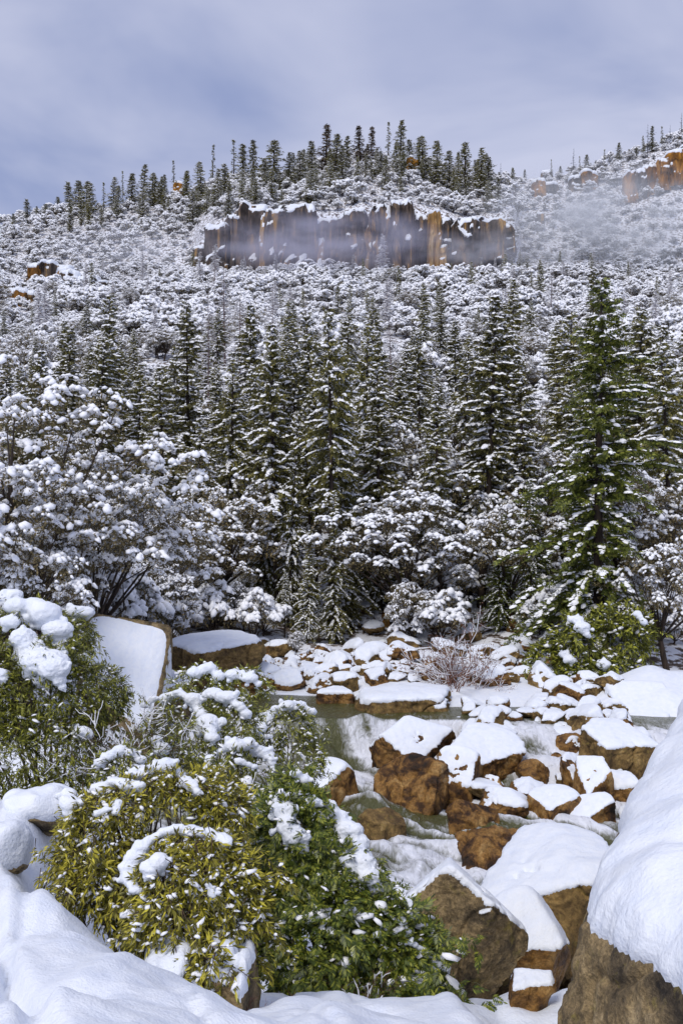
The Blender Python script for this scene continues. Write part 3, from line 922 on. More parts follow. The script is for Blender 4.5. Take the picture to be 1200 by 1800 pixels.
def bare_conifer(seed, Ht, Rad, base=0.15, gap=0.42, snow=0.7, twigs=1.0, thick=1.0):
    rng = np.random.RandomState(seed)
    tr, sn = Acc(), Acc()
    zs = np.linspace(-0.5, Ht, 10)
    sway = np.c_[0.01 * Ht * np.sin(zs / Ht * 3 + seed), 0.01 * Ht * np.cos(zs / Ht * 2 + seed), zs]
    tube(tr, sway, 0.011 * Ht * np.clip(1 - zs / Ht, .05, 1) + .015, 6)
    z = Ht * base
    while z < Ht * .98:
        t = (z - Ht * base) / (Ht * (1 - base))
        for b in range(4):
            az = rng.uniform(0, 6.28)
            L = Rad * ((1 - t) ** .8 + .08) * rng.uniform(.45, 1.1)
            s = np.linspace(0, 1, 4)
            dz = L * (rng.uniform(-.05, .35) * s - .25 * s ** 2)
            pts = np.c_[np.cos(az) * L * s + np.interp(z, zs, sway[:, 0]), np.sin(az) * L * s + np.interp(z, zs, sway[:, 1]), z + dz]
            tube(tr, pts, np.linspace(.035, .014, 4) * thick, 3)
            if rng.rand() < snow:
                tube(sn, pts + (0, 0, .035 * thick), np.linspace(.03, .024, 4) * thick * 1.3, 3)
            for q in range(int(L / .3 * twigs)):
                u_ = rng.uniform(.2, 1)
                pp = np.array([np.interp(u_, s, pts[:, k]) for k in range(3)])
                aa = az + rng.choice((-1, 1)) * rng.uniform(.4, 1.1)
                ln = rng.uniform(.25, .7)
                e = pp + np.array([math.cos(aa), math.sin(aa), rng.uniform(-.3, .35)]) * ln
                tube(tr, [pp, e], [.013 * thick, .008 * thick], 3)
                if rng.rand() < snow:
                    tube(sn, [pp + (0, 0, .03), e + (0, 0, .03)], [.022 * thick, .016 * thick], 3)
        z += gap * rng.uniform(.7, 1.3)
    return {'trunk': tr.get(), 'snow_load': sn.get()}

def leaf_quads(rng, n, size):
    """n diamond leaves with random turn; returns X, Y, Z vectors"""
    D = unit(rng.normal(size=(n, 3)) + (0, 0, -.35))
    X, Y, Z = frames(D, unit(rng.normal(size=3)))
    s = rng.uniform(.7, 1.3, (n, 1)) * size
    return X * s * .5, Y * s, Z * s
DIAMOND = (np.array([(0, 0, 0), (.5, .45, .08), (0, 1, 0), (-.5, .45, .08)]), np.array([(0, 1, 2), (0, 2, 3)]))
LUMPS = lumps(1, 6, 500, .45, .78)
LUMPS2 = lumps(2, 8, 540, .55, .78, 1.6)

def oak(seed, Rad, Hc, trunk, clumps, leaves, lump_n, rc, leaf=0.17, lump=(0.16, 0.42), tmpl=None, branch=True, floor=-0.35, sub=None):
    rng = np.random.RandomState(seed)
    tmpl = tmpl or LUMPS
    tr, fo, sn = Acc(), Acc(), Acc()
    c = np.array([0, 0, trunk + Hc * .5])
    cen = []
    tries = 0
    while len(cen) < clumps and tries < clumps * 30:
        tries += 1
        v = unit(rng.normal(size=3))
        if v[2] < floor: continue
        r = rng.uniform(.35, 1.0) ** .5
        k = 1 + .22 * math.sin(v[0] * 4 + seed) + .15 * math.sin(v[1] * 5 + seed * 2)
        q = c + v * r * k * np.array([Rad, Rad, Hc * .55])
        if any(np.linalg.norm(q - o_) < rc * .62 for o_ in cen): continue
        cen.append(q)
    cen = np.array(cen)
    if branch:
        b0 = np.array([0, 0, -.6])
        fork = np.array([rng.uniform(-.2, .2) * Rad, rng.uniform(-.2, .2) * Rad, trunk])
        tube(tr, [b0, b0 * .4 + fork * .6 + (.1, 0, 0), fork], [.055 * Rad + .05, .045 * Rad + .04, .04 * Rad + .03], 7)
        for q in cen[::max(2, len(cen) // 34)]:
            m_ = (fork + q) / 2 + rng.normal(size=3) * .12 * Rad + (0, 0, .1 * Rad)
            tube(tr, [fork, m_, q], [.013 * Rad + .015, .008 * Rad + .010, .008], 4)
    for q in cen:
        n = leaves
        pos = q + unit(rng.normal(size=(n, 3))) * (rng.rand(n, 1) ** .4) * rc * np.array([1, 1, .8])
        X, Y, Z = leaf_quads(rng, n, leaf)
        fo.add(*inst(DIAMOND[0], DIAMOND[1], pos, X, Y, Z))
        m_ = rng.poisson(lump_n * min(1.9, .25 + 1.5 * rng.rand()))
        for _ in range(m_):
            tv, tf = tmpl[rng.randint(len(tmpl))]
            s = rng.uniform(*lump) * (1 if rng.rand() < .5 else .6)
            a = rng.uniform(0, 6.28)
            rr, bb = rng.rand() ** .6, rng.uniform(0, 6.28)
            p = q + np.array([math.cos(bb) * rr * rc * .95, math.sin(bb) * rr * rc * .95, rc * (.72 * math.sqrt(max(0, 1 - rr * rr)) - .05)])
            ca, sa = math.cos(a), math.sin(a)
            tl = -.55 * rr
            tx, ty = math.cos(bb) * tl, math.sin(bb) * tl
            W_ = tv @ np.array([(ca, sa, 0), (-sa, ca, 0), (0, 0, 1)]) * s * np.array([1, rng.uniform(.7, 1), rng.uniform(.75, 1.15)])
            W_[:, 2] += W_[:, 0] * tx + W_[:, 1] * ty
            sn.add(W_ + p, tf)
    return {'trunk': tr.get(), 'crown': fo.get(), 'snow_load': sn.get()}

def tree_meshes(geo, mats, name):
    return {k: mk(k, v[0], v[1], [mats[k]], smooth=(k != 'crown')) for k, v in geo.items() if len(v[0])}

def tree_single(geo, mats, name):
    V, T, mi, ms, off = [], [], [], [], 0
    for k, (v, t) in geo.items():
        if not len(v): continue
        V.append(v); T.append(t + off); mi.append(np.full(len(t), len(ms))); ms.append(mats[k]); off += len(v)
    me = mk(name, np.concatenate(V), np.concatenate(T), ms, np.concatenate(mi))
    return me

def plant(name, meshes, loc, scale, rz, label, cat, group=None, lean=(0, 0)):
    if isinstance(meshes, dict):
        o = link(name, None, None, loc)
        for k, me in meshes.items():
            p_ = link(k, me, o)
            if k != 'trunk': p_['kind'] = 'stuff'
    else:
        o = link(name, meshes, None, loc)
    o.scale = scale if isinstance(scale, (tuple, list)) else (scale,) * 3
    o.rotation_euler = (lean[0], lean[1], rz)
    tag(o, label, cat, group)
    return o

MT = lambda f: {'trunk': M['bark'], 'crown': M[f], 'snow_load': M['tree_snow']}
CON = [tree_meshes(conifer(11, 20, 3.9, .06, .55, 1.15, dens=1.35), MT('needle'), 'c'),
       tree_meshes(conifer(12, 20, 3.0, .30, .50, 1.15, dens=1.35), MT('needle'), 'c'),
       tree_meshes(conifer(13, 20, 3.2, .40, .50, 1.0, .38, sparse=.12, dens=1.4), MT('needle'), 'c'),
       tree_meshes(conifer(14, 20, 4.2, .05, .62, .50, .36, sparse=.12, dens=1.5), MT('needle_bright'), 'c')]
RID = [tree_single(conifer(21, 12, 2.0, .06, .40, .55, .42, dens=.7), MT('needle'), 'r'),
       tree_single(conifer(22, 12, 1.6, .10, .35, .35, .42, dens=.7), MT('needle'), 'r'),
       tree_single(conifer(23, 12, 2.4, .06, .35, .7, .45, dens=.7), MT('needle'), 'r')]
RID_BROWN = tree_single(conifer(24, 12, 1.7, .08, .35, .25, .42, dens=.8), MT('needle_brown'), 'r')
RID_THIN = tree_single(conifer(25, 12, 1.3, .12, .35, .25, .55, sparse=.35, dens=.8), MT('needle'), 'r')
MB_ = {'trunk': M['bark_pink'], 'snow_load': M['tree_snow']}
BARE = [tree_meshes(bare_conifer(31, 16, 2.6), MB_, 'b'), tree_meshes(bare_conifer(32, 16, 2.2, .2), MB_, 'b')]
FROST = tree_single(bare_conifer(33, 12, 2.6, .05, .3, 1.0, 1.4, 2.2), MB_, 'b')
SNAG = tree_single(bare_conifer(34, 12, 1.2, .1, .8, .0, .8, 2.0), {'trunk': M['bark_char'], 'snow_load': M['tree_snow']}, 's')
MO = {'trunk': M['bark'], 'crown': M['oak'], 'snow_load': M['tree_snow']}
OAK = [tree_meshes(oak(41 + k, 3.0, 4.6, 1.6, 110, 80, 15.0, .52, .13, (.06, .18)), MO, 'o') for k in range(4)]
OAK_BIG = [tree_meshes(oak(51 + k, 3.2, 5.0, 1.6, 320, 80, 11.0, .33, .07, (.05, .135), LUMPS), MO, 'o') for k in range(2)]
SHR = [tree_single(oak(61 + k, 1.5, 2.2, .5, 36, 22, 11.0, .45, .18, (.10, .30), floor=-.1), MO, 'shrub') for k in range(6)]

rng = np.random.RandomState(99)
# ------------------------------------------------------------------ named conifers of the near wood: (top px, top py, base py, distance, variant, width factor, label)
NAMED = [
 (1066, 480, 1200, 50, 3, 1.25, 'large dark green fir with drooping branches, tallest tree by the river'),
 (850, 512, 1118, 60, 1, 1.15, 'tall slim conifer with bare dark trunk, left of the large fir'),
 (492, 560, 1150, 58, 1, .95, 'broad snowy conifer standing furthest left of the central pine cluster'),
 (524, 596, 1092, 60, 2, .85, 'thin conifer with long bare trunk inside the central pine cluster'),
 (576, 535, 1140, 56, 2, .8, 'tall conifer at the heart of the central pine cluster'),
 (604, 640, 1130, 57, 0, .75, 'shorter dark conifer right against the tall central pine'),
 (640, 560, 1010, 70, 2, .8, 'slender conifer with reddish bare trunk right of the central pine cluster'),
 (286, 640, 1050, 64, 0, 1.35, 'wide snowy conifer behind the white oaks on the near slope'),
 (180, 590, 1010, 72, 0, 1.3, 'green conifer above the big snowy oak by the river'),
 (706, 610, 1000, 74, 1, 1.0, 'conifer in the gap between the central cluster and the slim tall conifer'),
 (765, 640, 1010, 76, 2, .7, 'thin straight young conifer with bare lower trunk beside a snowy oak'),
 (892, 488, 860, 95, 1, .9, 'dark pointed conifer rising behind the slim tall conifer'),
 (946, 455, 580, 200, 1, 1.0, 'lone narrow dark conifer high on the shrub slope'),
 (1000, 545, 1080, 66, 0, 1.1, 'snowy conifer just left behind the large fir'),
 (1120, 540, 1090, 66, 0, 1.2, 'dense conifer just right behind the large fir'),
 (1172, 600, 1110, 60, 2, 1.0, 'conifer with bare trunk at the right edge of the wood'),
 (500, 1000, 1150, 54, 1, .9, 'small young conifer at the foot of the broad snowy conifer'),
 (880, 900, 1130, 55, 3, 1.0, 'young green fir tucked under the large fir'),
 (930, 840, 1150, 54, 3, .9, 'half-grown green fir left of the large fir trunk'),
 (430, 690, 1060, 66, 2, 1.0, 'pale snowy conifer left of the central pine cluster'),
 (380, 640, 960, 80, 0, .9, 'conifer behind the middle oaks with dark lower limbs'),
 (545, 700, 1100, 59, 2, .7, 'bare-stemmed conifer between two pines of the central cluster'),
 (40, 640, 960, 78, 0, 1.0, 'conifer at the far left edge behind the big snowy oak'),
 (110, 560, 850, 95, 1, 1.0, 'snowy conifer on the slope above the left oaks'),
 (800, 560, 900, 90, 1, .9, 'snow-dusted conifer between thin young conifer and slim tall conifer'),
 (462, 640, 1130, 60, 0, .7, 'narrow snowy conifer on the left flank of the central pine cluster'),
 (556, 610, 1120, 61, 2, .6, 'pencil-thin conifer just left of the tall central pine'),
 (622, 590, 1110, 62, 1, .65, 'narrow conifer just right of the tall central pine'),
 (662, 660, 1090, 63, 0, .7, 'bushy narrow conifer left of the white-crowned oak'),
 (510, 720, 1110, 57, 0, .6, 'young conifer with low branches between the central trunks'),
 (590, 860, 1130, 55, 0, .8, 'sapling conifer hiding the foot of the central trunks'),
 (540, 930, 1130, 54, 0, .9, 'small bushy sapling left of the central trunk feet'),
 (1040, 470, 820, 100, 0, .9, 'conifer top showing behind the crown of the large fir'),
]
taken = []
for (tx, ty, by, d, var, wf, lab) in NAMED:
    x = (tx - 600) / F * d
    zt = (900 - ty) / F * d
    zb = float(H(x, d))
    h = zt - zb
    plant('conifer', CON[var], (x, d, zb), (h / 20 * wf, h / 20 * wf, h / 20), rng.uniform(0, 6.28), lab, 'conifer', None, (rng.normal() * .018, rng.normal() * .022))
    taken.append((x, d, 1.6))

# bare, frosted conifers
for (tx, ty, by, d, var, wf, lab) in [
 (420, 520, 760, 110, 0, 1.2, 'bare pinkish conifer with frosted twigs left of the central cluster'),
 (395, 470, 700, 130, 1, 1.0, 'bare frosted conifer behind the pinkish one'),
 (655, 630, 900, 85, 0, 1.1, 'bare grey-pink conifer behind the slender reddish trunk'),
 (730, 640, 880, 90, 1, 1.0, 'leafless frosted conifer near the centre of the wood'),
 (376, 430, 520, 230, 0, 1.0, 'thin bare tree just below the left end of the cliff'),
 (365, 520, 740, 100, 1, .8, 'leaning-looking bare conifer on the slope above the middle oaks'),
 (968, 470, 570, 190, 1, 1.0, 'bare reddish tree beside the lone narrow dark conifer'),
 (686, 560, 800, 100, 1, .9, 'pale bare conifer with horizontal twigs right of the cluster'),
 (480, 500, 700, 120, 1, .9, 'bare frosted conifer top above the central cluster'),
]:
    x = (tx - 600) / F * d
    zb = float(H(x, d)); h = (900 - ty) / F * d - zb
    plant('bare_conifer', BARE[var], (x, d, zb), (h / 16 * wf, h / 16 * wf, h / 16), rng.uniform(0, 6.28), lab, 'bare tree')
    taken.append((x, d, 1.0))
for (tx, ty, by, lab) in [(672, 410, 486, 'white frosted tree standing before the golden streak of the cliff'), (622, 446, 490, 'small frosted tree at the foot of the cliff'),
                     (380, 428, 500, 'frosted tree before the left end of the cliff'), (1125, 318, 352, 'small frosted fir under the orange outcrop'), (1155, 312, 345, 'second frosted fir under the orange outcrop')]:
    d = min(ground_d(tx, by, 100, 360), 282 if by > 470 else 360)
    x = (tx - 600) / F * d
    zb = float(H(x, d)); h = (900 - ty) / F * d - zb
    plant('frosted_tree', FROST, (x, d, zb), h / 12, rng.uniform(0, 6.28), lab, 'frosted tree')

# ------------------------------------------------------------------ oaks
OAKS = [
 (60, 715, 1040, 37, 1.0, 'big snow-laden oak at the left edge above the leafy bush'),
 (150, 815, 1060, 40, .9, 'snow-laden oak leaning right beside the big left oak'),
 (30, 890, 1060, 35, .85, 'lower snowy oak in front of the big left oak'),
 (320, 905, 1125, 53, 1.1, 'round snowy oak behind the golden grey boulder'),
 (385, 850, 1090, 57, 1.0, 'snow-topped oak left of the central pine cluster'),
 (255, 985, 1130, 48, 1.0, 'small snowy oak behind the leaning snow slab'),
 (400, 1020, 1130, 54, .9, 'low snowy oak right of the golden grey boulder'),
 (690, 868, 1105, 55, 1.05, 'white-crowned oak right of the central pine cluster'),
 (735, 760, 1000, 64, .9, 'snowy oak with dark leaning stem behind the white-crowned oak'),
 (890, 880, 1090, 56, .9, 'snow-bent oak between slim tall conifer and large fir'),
 (935, 790, 1000, 62, .9, 'oak with draped snow arms left of the large fir'),
 (1175, 960, 1160, 48, .9, 'snowy oak against the right edge beside the large fir'),
 (1150, 830, 1060, 58, 1.0, 'oak with clumped snow behind the right edge'),
 (720, 1020, 1140, 52, .8, 'dark small oak over the mossy overhang'),
 (820, 830, 1030, 62, .9, 'snow-capped oak behind the slim tall conifer trunk'),
 (520, 1110, 1180, 50, .7, 'knee-high snowy oak scrub at the foot of the pines'),
 (230, 1075, 1160, 46, .8, 'greenish snowy oak scrub beside the leaning snow slab'),
]
for i, (tx, ty, by, d, wf, lab) in enumerate(OAKS):
    x = (tx - 600) / F * d
    zb = float(H(x, d))
    zb = max(zb, -9.0)
    h = (900 - ty) / F * d - zb
    ms = OAK_BIG[i % 2] if d < 45 else OAK[i % 4]
    s = h / 6.6
    plant('snowy_oak', ms, (x, d, zb), (s * wf, s * wf, s), rng.uniform(0, 6.28), lab, 'oak')
    taken.append((x, d, 1.8))

# the rest of the wood between the river and the shrub slope
def free(x, y, r):
    if y < 66 and 490 < 600 + F * x / y < 630: return False
    for a, b, q in taken:
        if (x - a) ** 2 + (y - b) ** 2 < (r + q) ** 2 * .5: return False
    return True
ORD = ['first', 'second', 'third', 'fourth', 'fifth', 'sixth', 'seventh', 'eighth', 'ninth', 'tenth', 'eleventh', 'twelfth', 'thirteenth', 'fourteenth', 'fifteenth', 'sixteenth', 'seventeenth', 'eighteenth', 'nineteenth', 'twentieth']
BANDS = [(58, 72, 11, 18, 'row nearest the river'), (72, 90, 11, 20, 'second row up the slope'), (90, 115, 12, 20, 'third row up the slope'), (115, 150, 14, 16, 'thin row where shrubs begin')]
for (d0, d1, n_oak, n_con, row) in BANDS:
    spots = []
    for kind, n in (('oak', n_oak), ('con', n_con)):
        c = tries = 0
        while c < n and tries < 400:
            tries += 1
            d = rng.uniform(d0, d1)
            px = (c + rng.rand()) / n * 1320 - 60
            x = (px - 600) / F * d
            if not free(x, d, 1.9 if kind == 'oak' else 1.3): continue
            taken.append((x, d, 1.9 if kind == 'oak' else 1.3))
            spots.append((kind, px, x, d)); c += 1
    for kind in ('oak', 'con'):
        sel = sorted([s for s in spots if s[0] == kind], key=lambda s: s[1])
        for i, (_, px, x, d) in enumerate(sel):
            zb = float(H(x, d))
            if kind == 'oak':
                s = rng.uniform(.75, 1.15)
                plant('snowy_oak', OAK[rng.randint(4)], (x, d, zb), (s, s, s * rng.uniform(.85, 1.1)), rng.uniform(0, 6.28),
                      f'snow-covered oak in the wood, {ORD[i]} from the left in the {row}', 'oak', 'oaks of the wood across the river')
            else:
                h = rng.uniform(11, 18) if d < 90 else rng.uniform(8, 14)
                plant('conifer', CON[rng.randint(3)], (x, d, zb), (h / 20 * 1.0, h / 20 * 1.0, h / 20), rng.uniform(0, 6.28),
                      f'snow-dusted conifer in the wood, {ORD[i]} from the left in the {row}', 'conifer', 'conifers of the wood across the river', (rng.normal() * .025, rng.normal() * .03))

# ------------------------------------------------------------------ shrub slope
ZONES = [(90, 'at the left picture edge above the oaks'), (200, 'above the big snowy oaks'), (310, 'above the wide snowy conifer'), (440, 'behind the bare pinkish conifer'), (560, 'above the left half of the central pines'), (660, 'above the right half of the central pines'), (780, 'above the white-crowned oak'), (900, 'around the top of the slim tall conifer'), (1000, 'just left of the large fir top'), (1120, 'behind the large fir top'), (9999, 'right of the large fir')]
def zone(px):
    for lim, txt in ZONES:
        if px < lim: return txt
cand = []
for d in np.arange(92, 372, 1.0):
    pass
d = 90.0
while d < 366:
    sp_ = 2.1 + 0.0032 * d
    w = 0.55 * d
    xs = np.arange(-w, w, sp_)
    for x in xs:
        xx, yy = x + rng.uniform(-.8, .8) * sp_ * .6, d + rng.uniform(-.5, .5) * sp_
        px = 600 + F * xx / yy
        if 352 < px < 895 and 282.5 < yy < 293: continue
        if vnoise(np.array([xx / 7, yy / 12, 3.]), 95) < -.72: continue
        cand.append((xx, yy))
    d += sp_ * (1.35 if d < 288 else 1.9)
cand = [(x, y) for (x, y) in cand if y > 125 or free(x, y, .9)]
inview = [i for i, (x, y) in enumerate(cand) if -30 < 600 + F * x / y < 1230]
inview.sort(key=lambda i: cand[i][1])
solo = set(inview[:300])
zc_ = H(np.array([c[0] for c in cand]), np.array([c[1] for c in cand]))
print('shrubs', len(cand))
LO_SRC = []
for i in sorted(solo):
    x, y = cand[i]
    s = rng.uniform(.7, 1.2) * (1.15 + .55 * float(vnoise(np.array([x / 9, y / 14, 0.]), 91)))
    px = 600 + F * x / y
    ki = rng.randint(6)
    o = plant('snowy_shrub', SHR[ki], (x, y, float(zc_[i]) - .2), (s, s, s * rng.uniform(.8, 1.15)), rng.uniform(0, 6.28),
          'rounded snow-buried shrub on the slope ' + zone(px), 'shrub', 'snowy shrubs on the slope ' + zone(px))
    if all(q.data is not o.data for q in LO_SRC): LO_SRC.append(o)
far_p, far_r, far_s, far_k = [], [], [], []
for i, (x, y) in enumerate(cand):
    if i in solo: continue
    s = rng.uniform(.6, 1.15) * (1.1 + .6 * float(vnoise(np.array([x / 11, y / 16, 0.]), 91)))
    far_p.append((x, y, zc_[i] - .2)); far_r.append((0, 0, rng.uniform(0, 6.28))); far_s.append((s, s, s * rng.uniform(.8, 1.2))); far_k.append(rng.randint(len(LO_SRC)))
me = bpy.data.meshes.new('shrubbery')
me.from_pydata([tuple(map(float, p_)) for p_ in far_p], [], [])
for nm, typ, key, dat in (('rot', 'FLOAT_VECTOR', 'vector', far_r), ('size', 'FLOAT_VECTOR', 'vector', far_s), ('pick', 'INT', 'value', far_k)):
    at_ = me.attributes.new(nm, typ, 'POINT')
    at_.data.foreach_set(key, np.array(dat, np.float32 if typ != 'INT' else np.int32).ravel())
o = link('shrubbery', me)
tag(o, 'mass of snow-covered chaparral shrubs on the upper hillside', kind='stuff')
ng = bpy.data.node_groups.new('shrubbery', 'GeometryNodeTree')
ng.interface.new_socket('Geometry', in_out='INPUT', socket_type='NodeSocketGeometry')
ng.interface.new_socket('Geometry', in_out='OUTPUT', socket_type='NodeSocketGeometry')
gi, go = ng.nodes.new('NodeGroupInput'), ng.nodes.new('NodeGroupOutput')
jn = ng.nodes.new('GeometryNodeJoinGeometry')
def gattr(nm, typ):
    a_ = ng.nodes.new('GeometryNodeInputNamedAttribute')
    a_.data_type = typ
    a_.inputs['Name'].default_value = nm
    return [q for q in a_.outputs if q.enabled and q.name == 'Attribute'][0]
at_r, at_s, at_k = gattr('rot', 'FLOAT_VECTOR'), gattr('size', 'FLOAT_VECTOR'), gattr('pick', 'INT')
for k, src in enumerate(LO_SRC):
    oi_ = ng.nodes.new('GeometryNodeObjectInfo')
    oi_.transform_space = 'ORIGINAL'
    oi_.inputs['Object'].default_value = src
    ip = ng.nodes.new('GeometryNodeInstanceOnPoints')
    cmp_ = ng.nodes.new('FunctionNodeCompare')
    cmp_.data_type = 'INT'
    cmp_.operation = 'EQUAL'
    ii = [q for q in cmp_.inputs if q.enabled and q.type == 'INT']
    ng.links.new(at_k, ii[0])
    ii[1].default_value = k
    e2r = ng.nodes.new('FunctionNodeEulerToRotation')
    ng.links.new(at_r, e2r.inputs[0])
    ng.links.new(gi.outputs[0], ip.inputs['Points'])
    ng.links.new(cmp_.outputs[0], ip.inputs['Selection'])
    ng.links.new(oi_.outputs['Geometry'], ip.inputs['Instance'])
    ng.links.new(e2r.outputs[0], ip.inputs['Rotation'])
    ng.links.new(at_s, ip.inputs['Scale'])
    ng.links.new(ip.outputs[0], jn.inputs[0])
ng.links.new(jn.outputs[0], go.inputs[0])
o.modifiers.new('shrubs', 'NODES').node_group = ng
for (px, yb) in sorted([(rng.uniform(-10, 1210), 500 + 210 * rng.rand() ** .8) for _ in range(44)]):
    d = ground_d(px, yb, 100, 283)
    x = (px - 600) / F * d
    s = rng.uniform(.55, 1.0)
    plant('snowy_oak', OAK[rng.randint(4)], (x, d, float(H(x, d)) - .2), (s, s, s * rng.uniform(.85, 1.2)), rng.uniform(0, 6.28), 'snow-laden oak standing taller among shrubs ' + zone(px), 'oak', 'oaks on the slope ' + zone(px))

# ------------------------------------------------------------------ cliff and outcrops
def column(seed, w, h, dep, top_var, mat_, lean=0.0, nx=18, nz=34, rough=.12):
    """a rock column: rounded slab with broken top, front towards -y, foot at z=0"""
    rng = np.random.RandomState(seed)
    # ring around the section, swept upwards
    ring = []
    for i in range(nx + 1): ring.append((-1 + 2 * i / nx, -1))
    for i in range(1, 5): ring.append((1, -1 + 2 * i / 4))
    for i in range(1, nx + 1): ring.append((1 - 2 * i / nx, 1))
    for i in range(1, 4): ring.append((-1, 1 - 2 * i / 4))
    ring = np.array(ring, float)
    rr = (np.abs(ring[:, 0]) ** 3.2 + np.abs(ring[:, 1]) ** 3.2) ** (-1 / 3.2)
    ring = ring * rr[:, None]
    n = len(ring)
    V = []
    for k in range(nz + 1):
        t = k / nz
        q = np.c_[ring[:, 0] * w / 2 + lean * h * t, ring[:, 1] * dep / 2, np.full(n, t * h)]
        sh = 1 - .25 * max(0, t - .9) * 10 * .8
        q[:, :2] *= (1.04 - .08 * t) * sh
        V.append(q)
    V = np.concatenate(V + [[[lean * h, 0, h * 1.01]]])
    T = []
    for k in range(nz):
        for i in range(n):
            a, b = k * n + i, k * n + (i + 1) % n
            T += [(a, b, b + n), (a, b + n, a + n)]
    for i in range(n):
        T.append((nz * n + i, nz * n + (i + 1) % n, len(V) - 1))
    T = np.array(T)
    Q = V / max(w, h * .3)
    d_ = fbm(np.c_[V[:, 0] / 2.6 + seed, V[:, 1] / 4, V[:, 2] / 11], 4, seed, .6)
    d_ = d_ - .7 * sstep(.16, .0, np.abs(vnoise(np.c_[V[:, 0] / 2.2 + seed * 3, V[:, 1] / 6, V[:, 2] / 16], seed + 3)))
    blk = np.floor(V[:, 2] / (h * .19) + vnoise(np.c_[V[:, 0] / w * 2, V[:, 1], V[:, 2] * 0] + seed, seed) * .8)
    st = np.array([(hash((int(b_), seed)) % 1000) / 1000 - .5 for b_ in blk])
    V[:, 1] += (d_ * rough * 2 + st * rough * .9) * dep * np.where(V[:, 1] < 0, 1, .2)
    V[:, 0] += d_ * rough * w * .5
    V[:, 2] += np.where(V[:, 2] > h * .85, 1, 0) * top_var * fbm(np.c_[V[:, 0] / w * 3, V[:, 1] / w * 3, 0 * d_] + seed, 2, seed + 4) * h
    return V, T

def snow_on(V, T, thr, thick, seed, sz):
    """snow lying on the upward faces of a mesh"""
    nrm = vnormals(V, T)
    e = adjacency(T, len(V))
    s = sstep(thr - .1, thr + .15, nrm[:, 2] + .3 * fbm(V / sz * 4 + seed, 2, seed))
    s = smooth_field(s, e, len(V), 1)
    S = V + np.array([0, 0, 1.]) * (thick * np.sqrt(s))[:, None] + nrm * (.3 * thick * s)[:, None] - nrm * (.05 * sz * (s < .05))[:, None]
    kf = (s > .05)[T].any(1)
    T2 = T[kf]
    u_ = np.unique(T2)
    rm = np.full(len(V), -1); rm[u_] = np.arange(len(u_))
    return S[u_], rm[T2]

def outcrop(name, label, spec, d, depth, thick=.6, jag=.9):
    """spec: (px0, px1, ytop, ybase, material, lean); columns side by side, the foot in the hill"""
    xs = [s_[0] for s_ in spec] + [s_[1] for s_ in spec]
    xm = (min(xs) + max(xs)) / 2
    root = link(name, None, None, P(xm, max(s_[3] for s_ in spec), d))
    tag(root, label, 'cliff')
    for i, (p0, p1, yt, yb, mt, ln) in enumerate(spec):
        w = (p1 - p0) / F * d * 1.18
        h = (yb - yt) / F * d + 2.5
        V, T = column(int(p0 * 7 + yt), w, h, depth * (1 + .15 * math.sin(i * 2.3)), .05, mt, ln)
        loc = P((p0 + p1) / 2, yb, d) - np.array(root.location) + np.array([0, depth * .28 + (jag * math.sin(i * 1.9 + p0) if mt != G else -.55 * jag), -2.5])
        c = link('rock_column', mk('rock_column', V, T, [M[mt]]), root, loc)
        S, T2 = snow_on(V, T, .55, thick, i, w)
        if len(T2): link('snow_ledge', mk('snow_ledge', S, T2, [M['cap_snow']]), c)['kind'] = 'stuff'
    return root

K, G, O_ = 'rock_cliff', 'rock_gold', 'rock_orange'
CLIFF = [(343, 368, 438, 476, K, 0), (360, 404, 400, 480, K, .03), (398, 430, 384, 482, K, 0), (418, 470, 358, 484, K, 0), (458, 468, 380, 482, G, 0), (466, 498, 374, 482, K, .02),
         (490, 556, 368, 482, K, 0), (548, 604, 382, 482, K, 0), (555, 568, 424, 480, G, .05), (596, 646, 378, 480, K, 0), (628, 658, 404, 476, G, .16), (650, 690, 372, 476, K, 0), (686, 704, 362, 474, K, 0), (697, 722, 388, 474, G, -.04),
         (700, 726, 362, 470, K, 0), (720, 758, 376, 472, K, -.02), (752, 774, 374, 470, G, 0), (768, 800, 384, 468, K, 0), (764, 786, 436, 470, G, 0), (792, 818, 428, 468, G, .04), (796, 840, 392, 466, K, 0), (832, 884, 390, 448, K, 0), (872, 906, 396, 432, K, -.05)]
outcrop('cliff', 'long granite cliff with golden streaks across the upper hillside', CLIFF, 285, 9.0, .30, 3.4)
for (px, yb, hp, kd) in [(338, 470, 48, 0), (350, 478, 36, 2), (362, 482, 30, 0), (898, 440, 34, 2), (912, 446, 44, 0), (925, 452, 36, 2), (884, 462, 30, 0), (846, 470, 28, 2)]:
    d = min(ground_d(px, yb, 150, 360), 279)
    x = (px - 600) / F * d
    h = hp / F * d
    plant('hill_fir', RID[kd], (x, d, float(H(x, d)) - .3), (h / 12 * 1.5, h / 12 * 1.5, h / 12), rng.uniform(0, 6.28), 'snow-dusted fir at the ' + ('left' if px < 600 else 'right') + ' end of the cliff foot', 'fir', 'firs at the ' + ('left' if px < 600 else 'right') + ' end of the cliff foot')
def at_ground(px, py): return ground_d(px, py, 90, 360)
outcrop('rock_outcrop', 'dark broken outcrop with ochre faces on the left shrub slope', [(50, 78, 468, 505, O_, 0), (74, 100, 462, 508, K, 0), (98, 124, 468, 520, O_, 0), (104, 140, 478, 524, K, 0), (136, 152, 492, 522, G, 0), (150, 172, 488, 518, K, 0), (170, 200, 500, 512, K, 0)], at_ground(120, 512), 7, .5)
outcrop('rock_outcrop', 'small orange outcrop at the left edge of the slope', [(10, 32, 514, 540, O_, 0), (28, 50, 512, 538, O_, 0), (46, 62, 516, 530, K, 0), (12, 30, 532, 552, K, 0)], at_ground(35, 536), 5, .5)
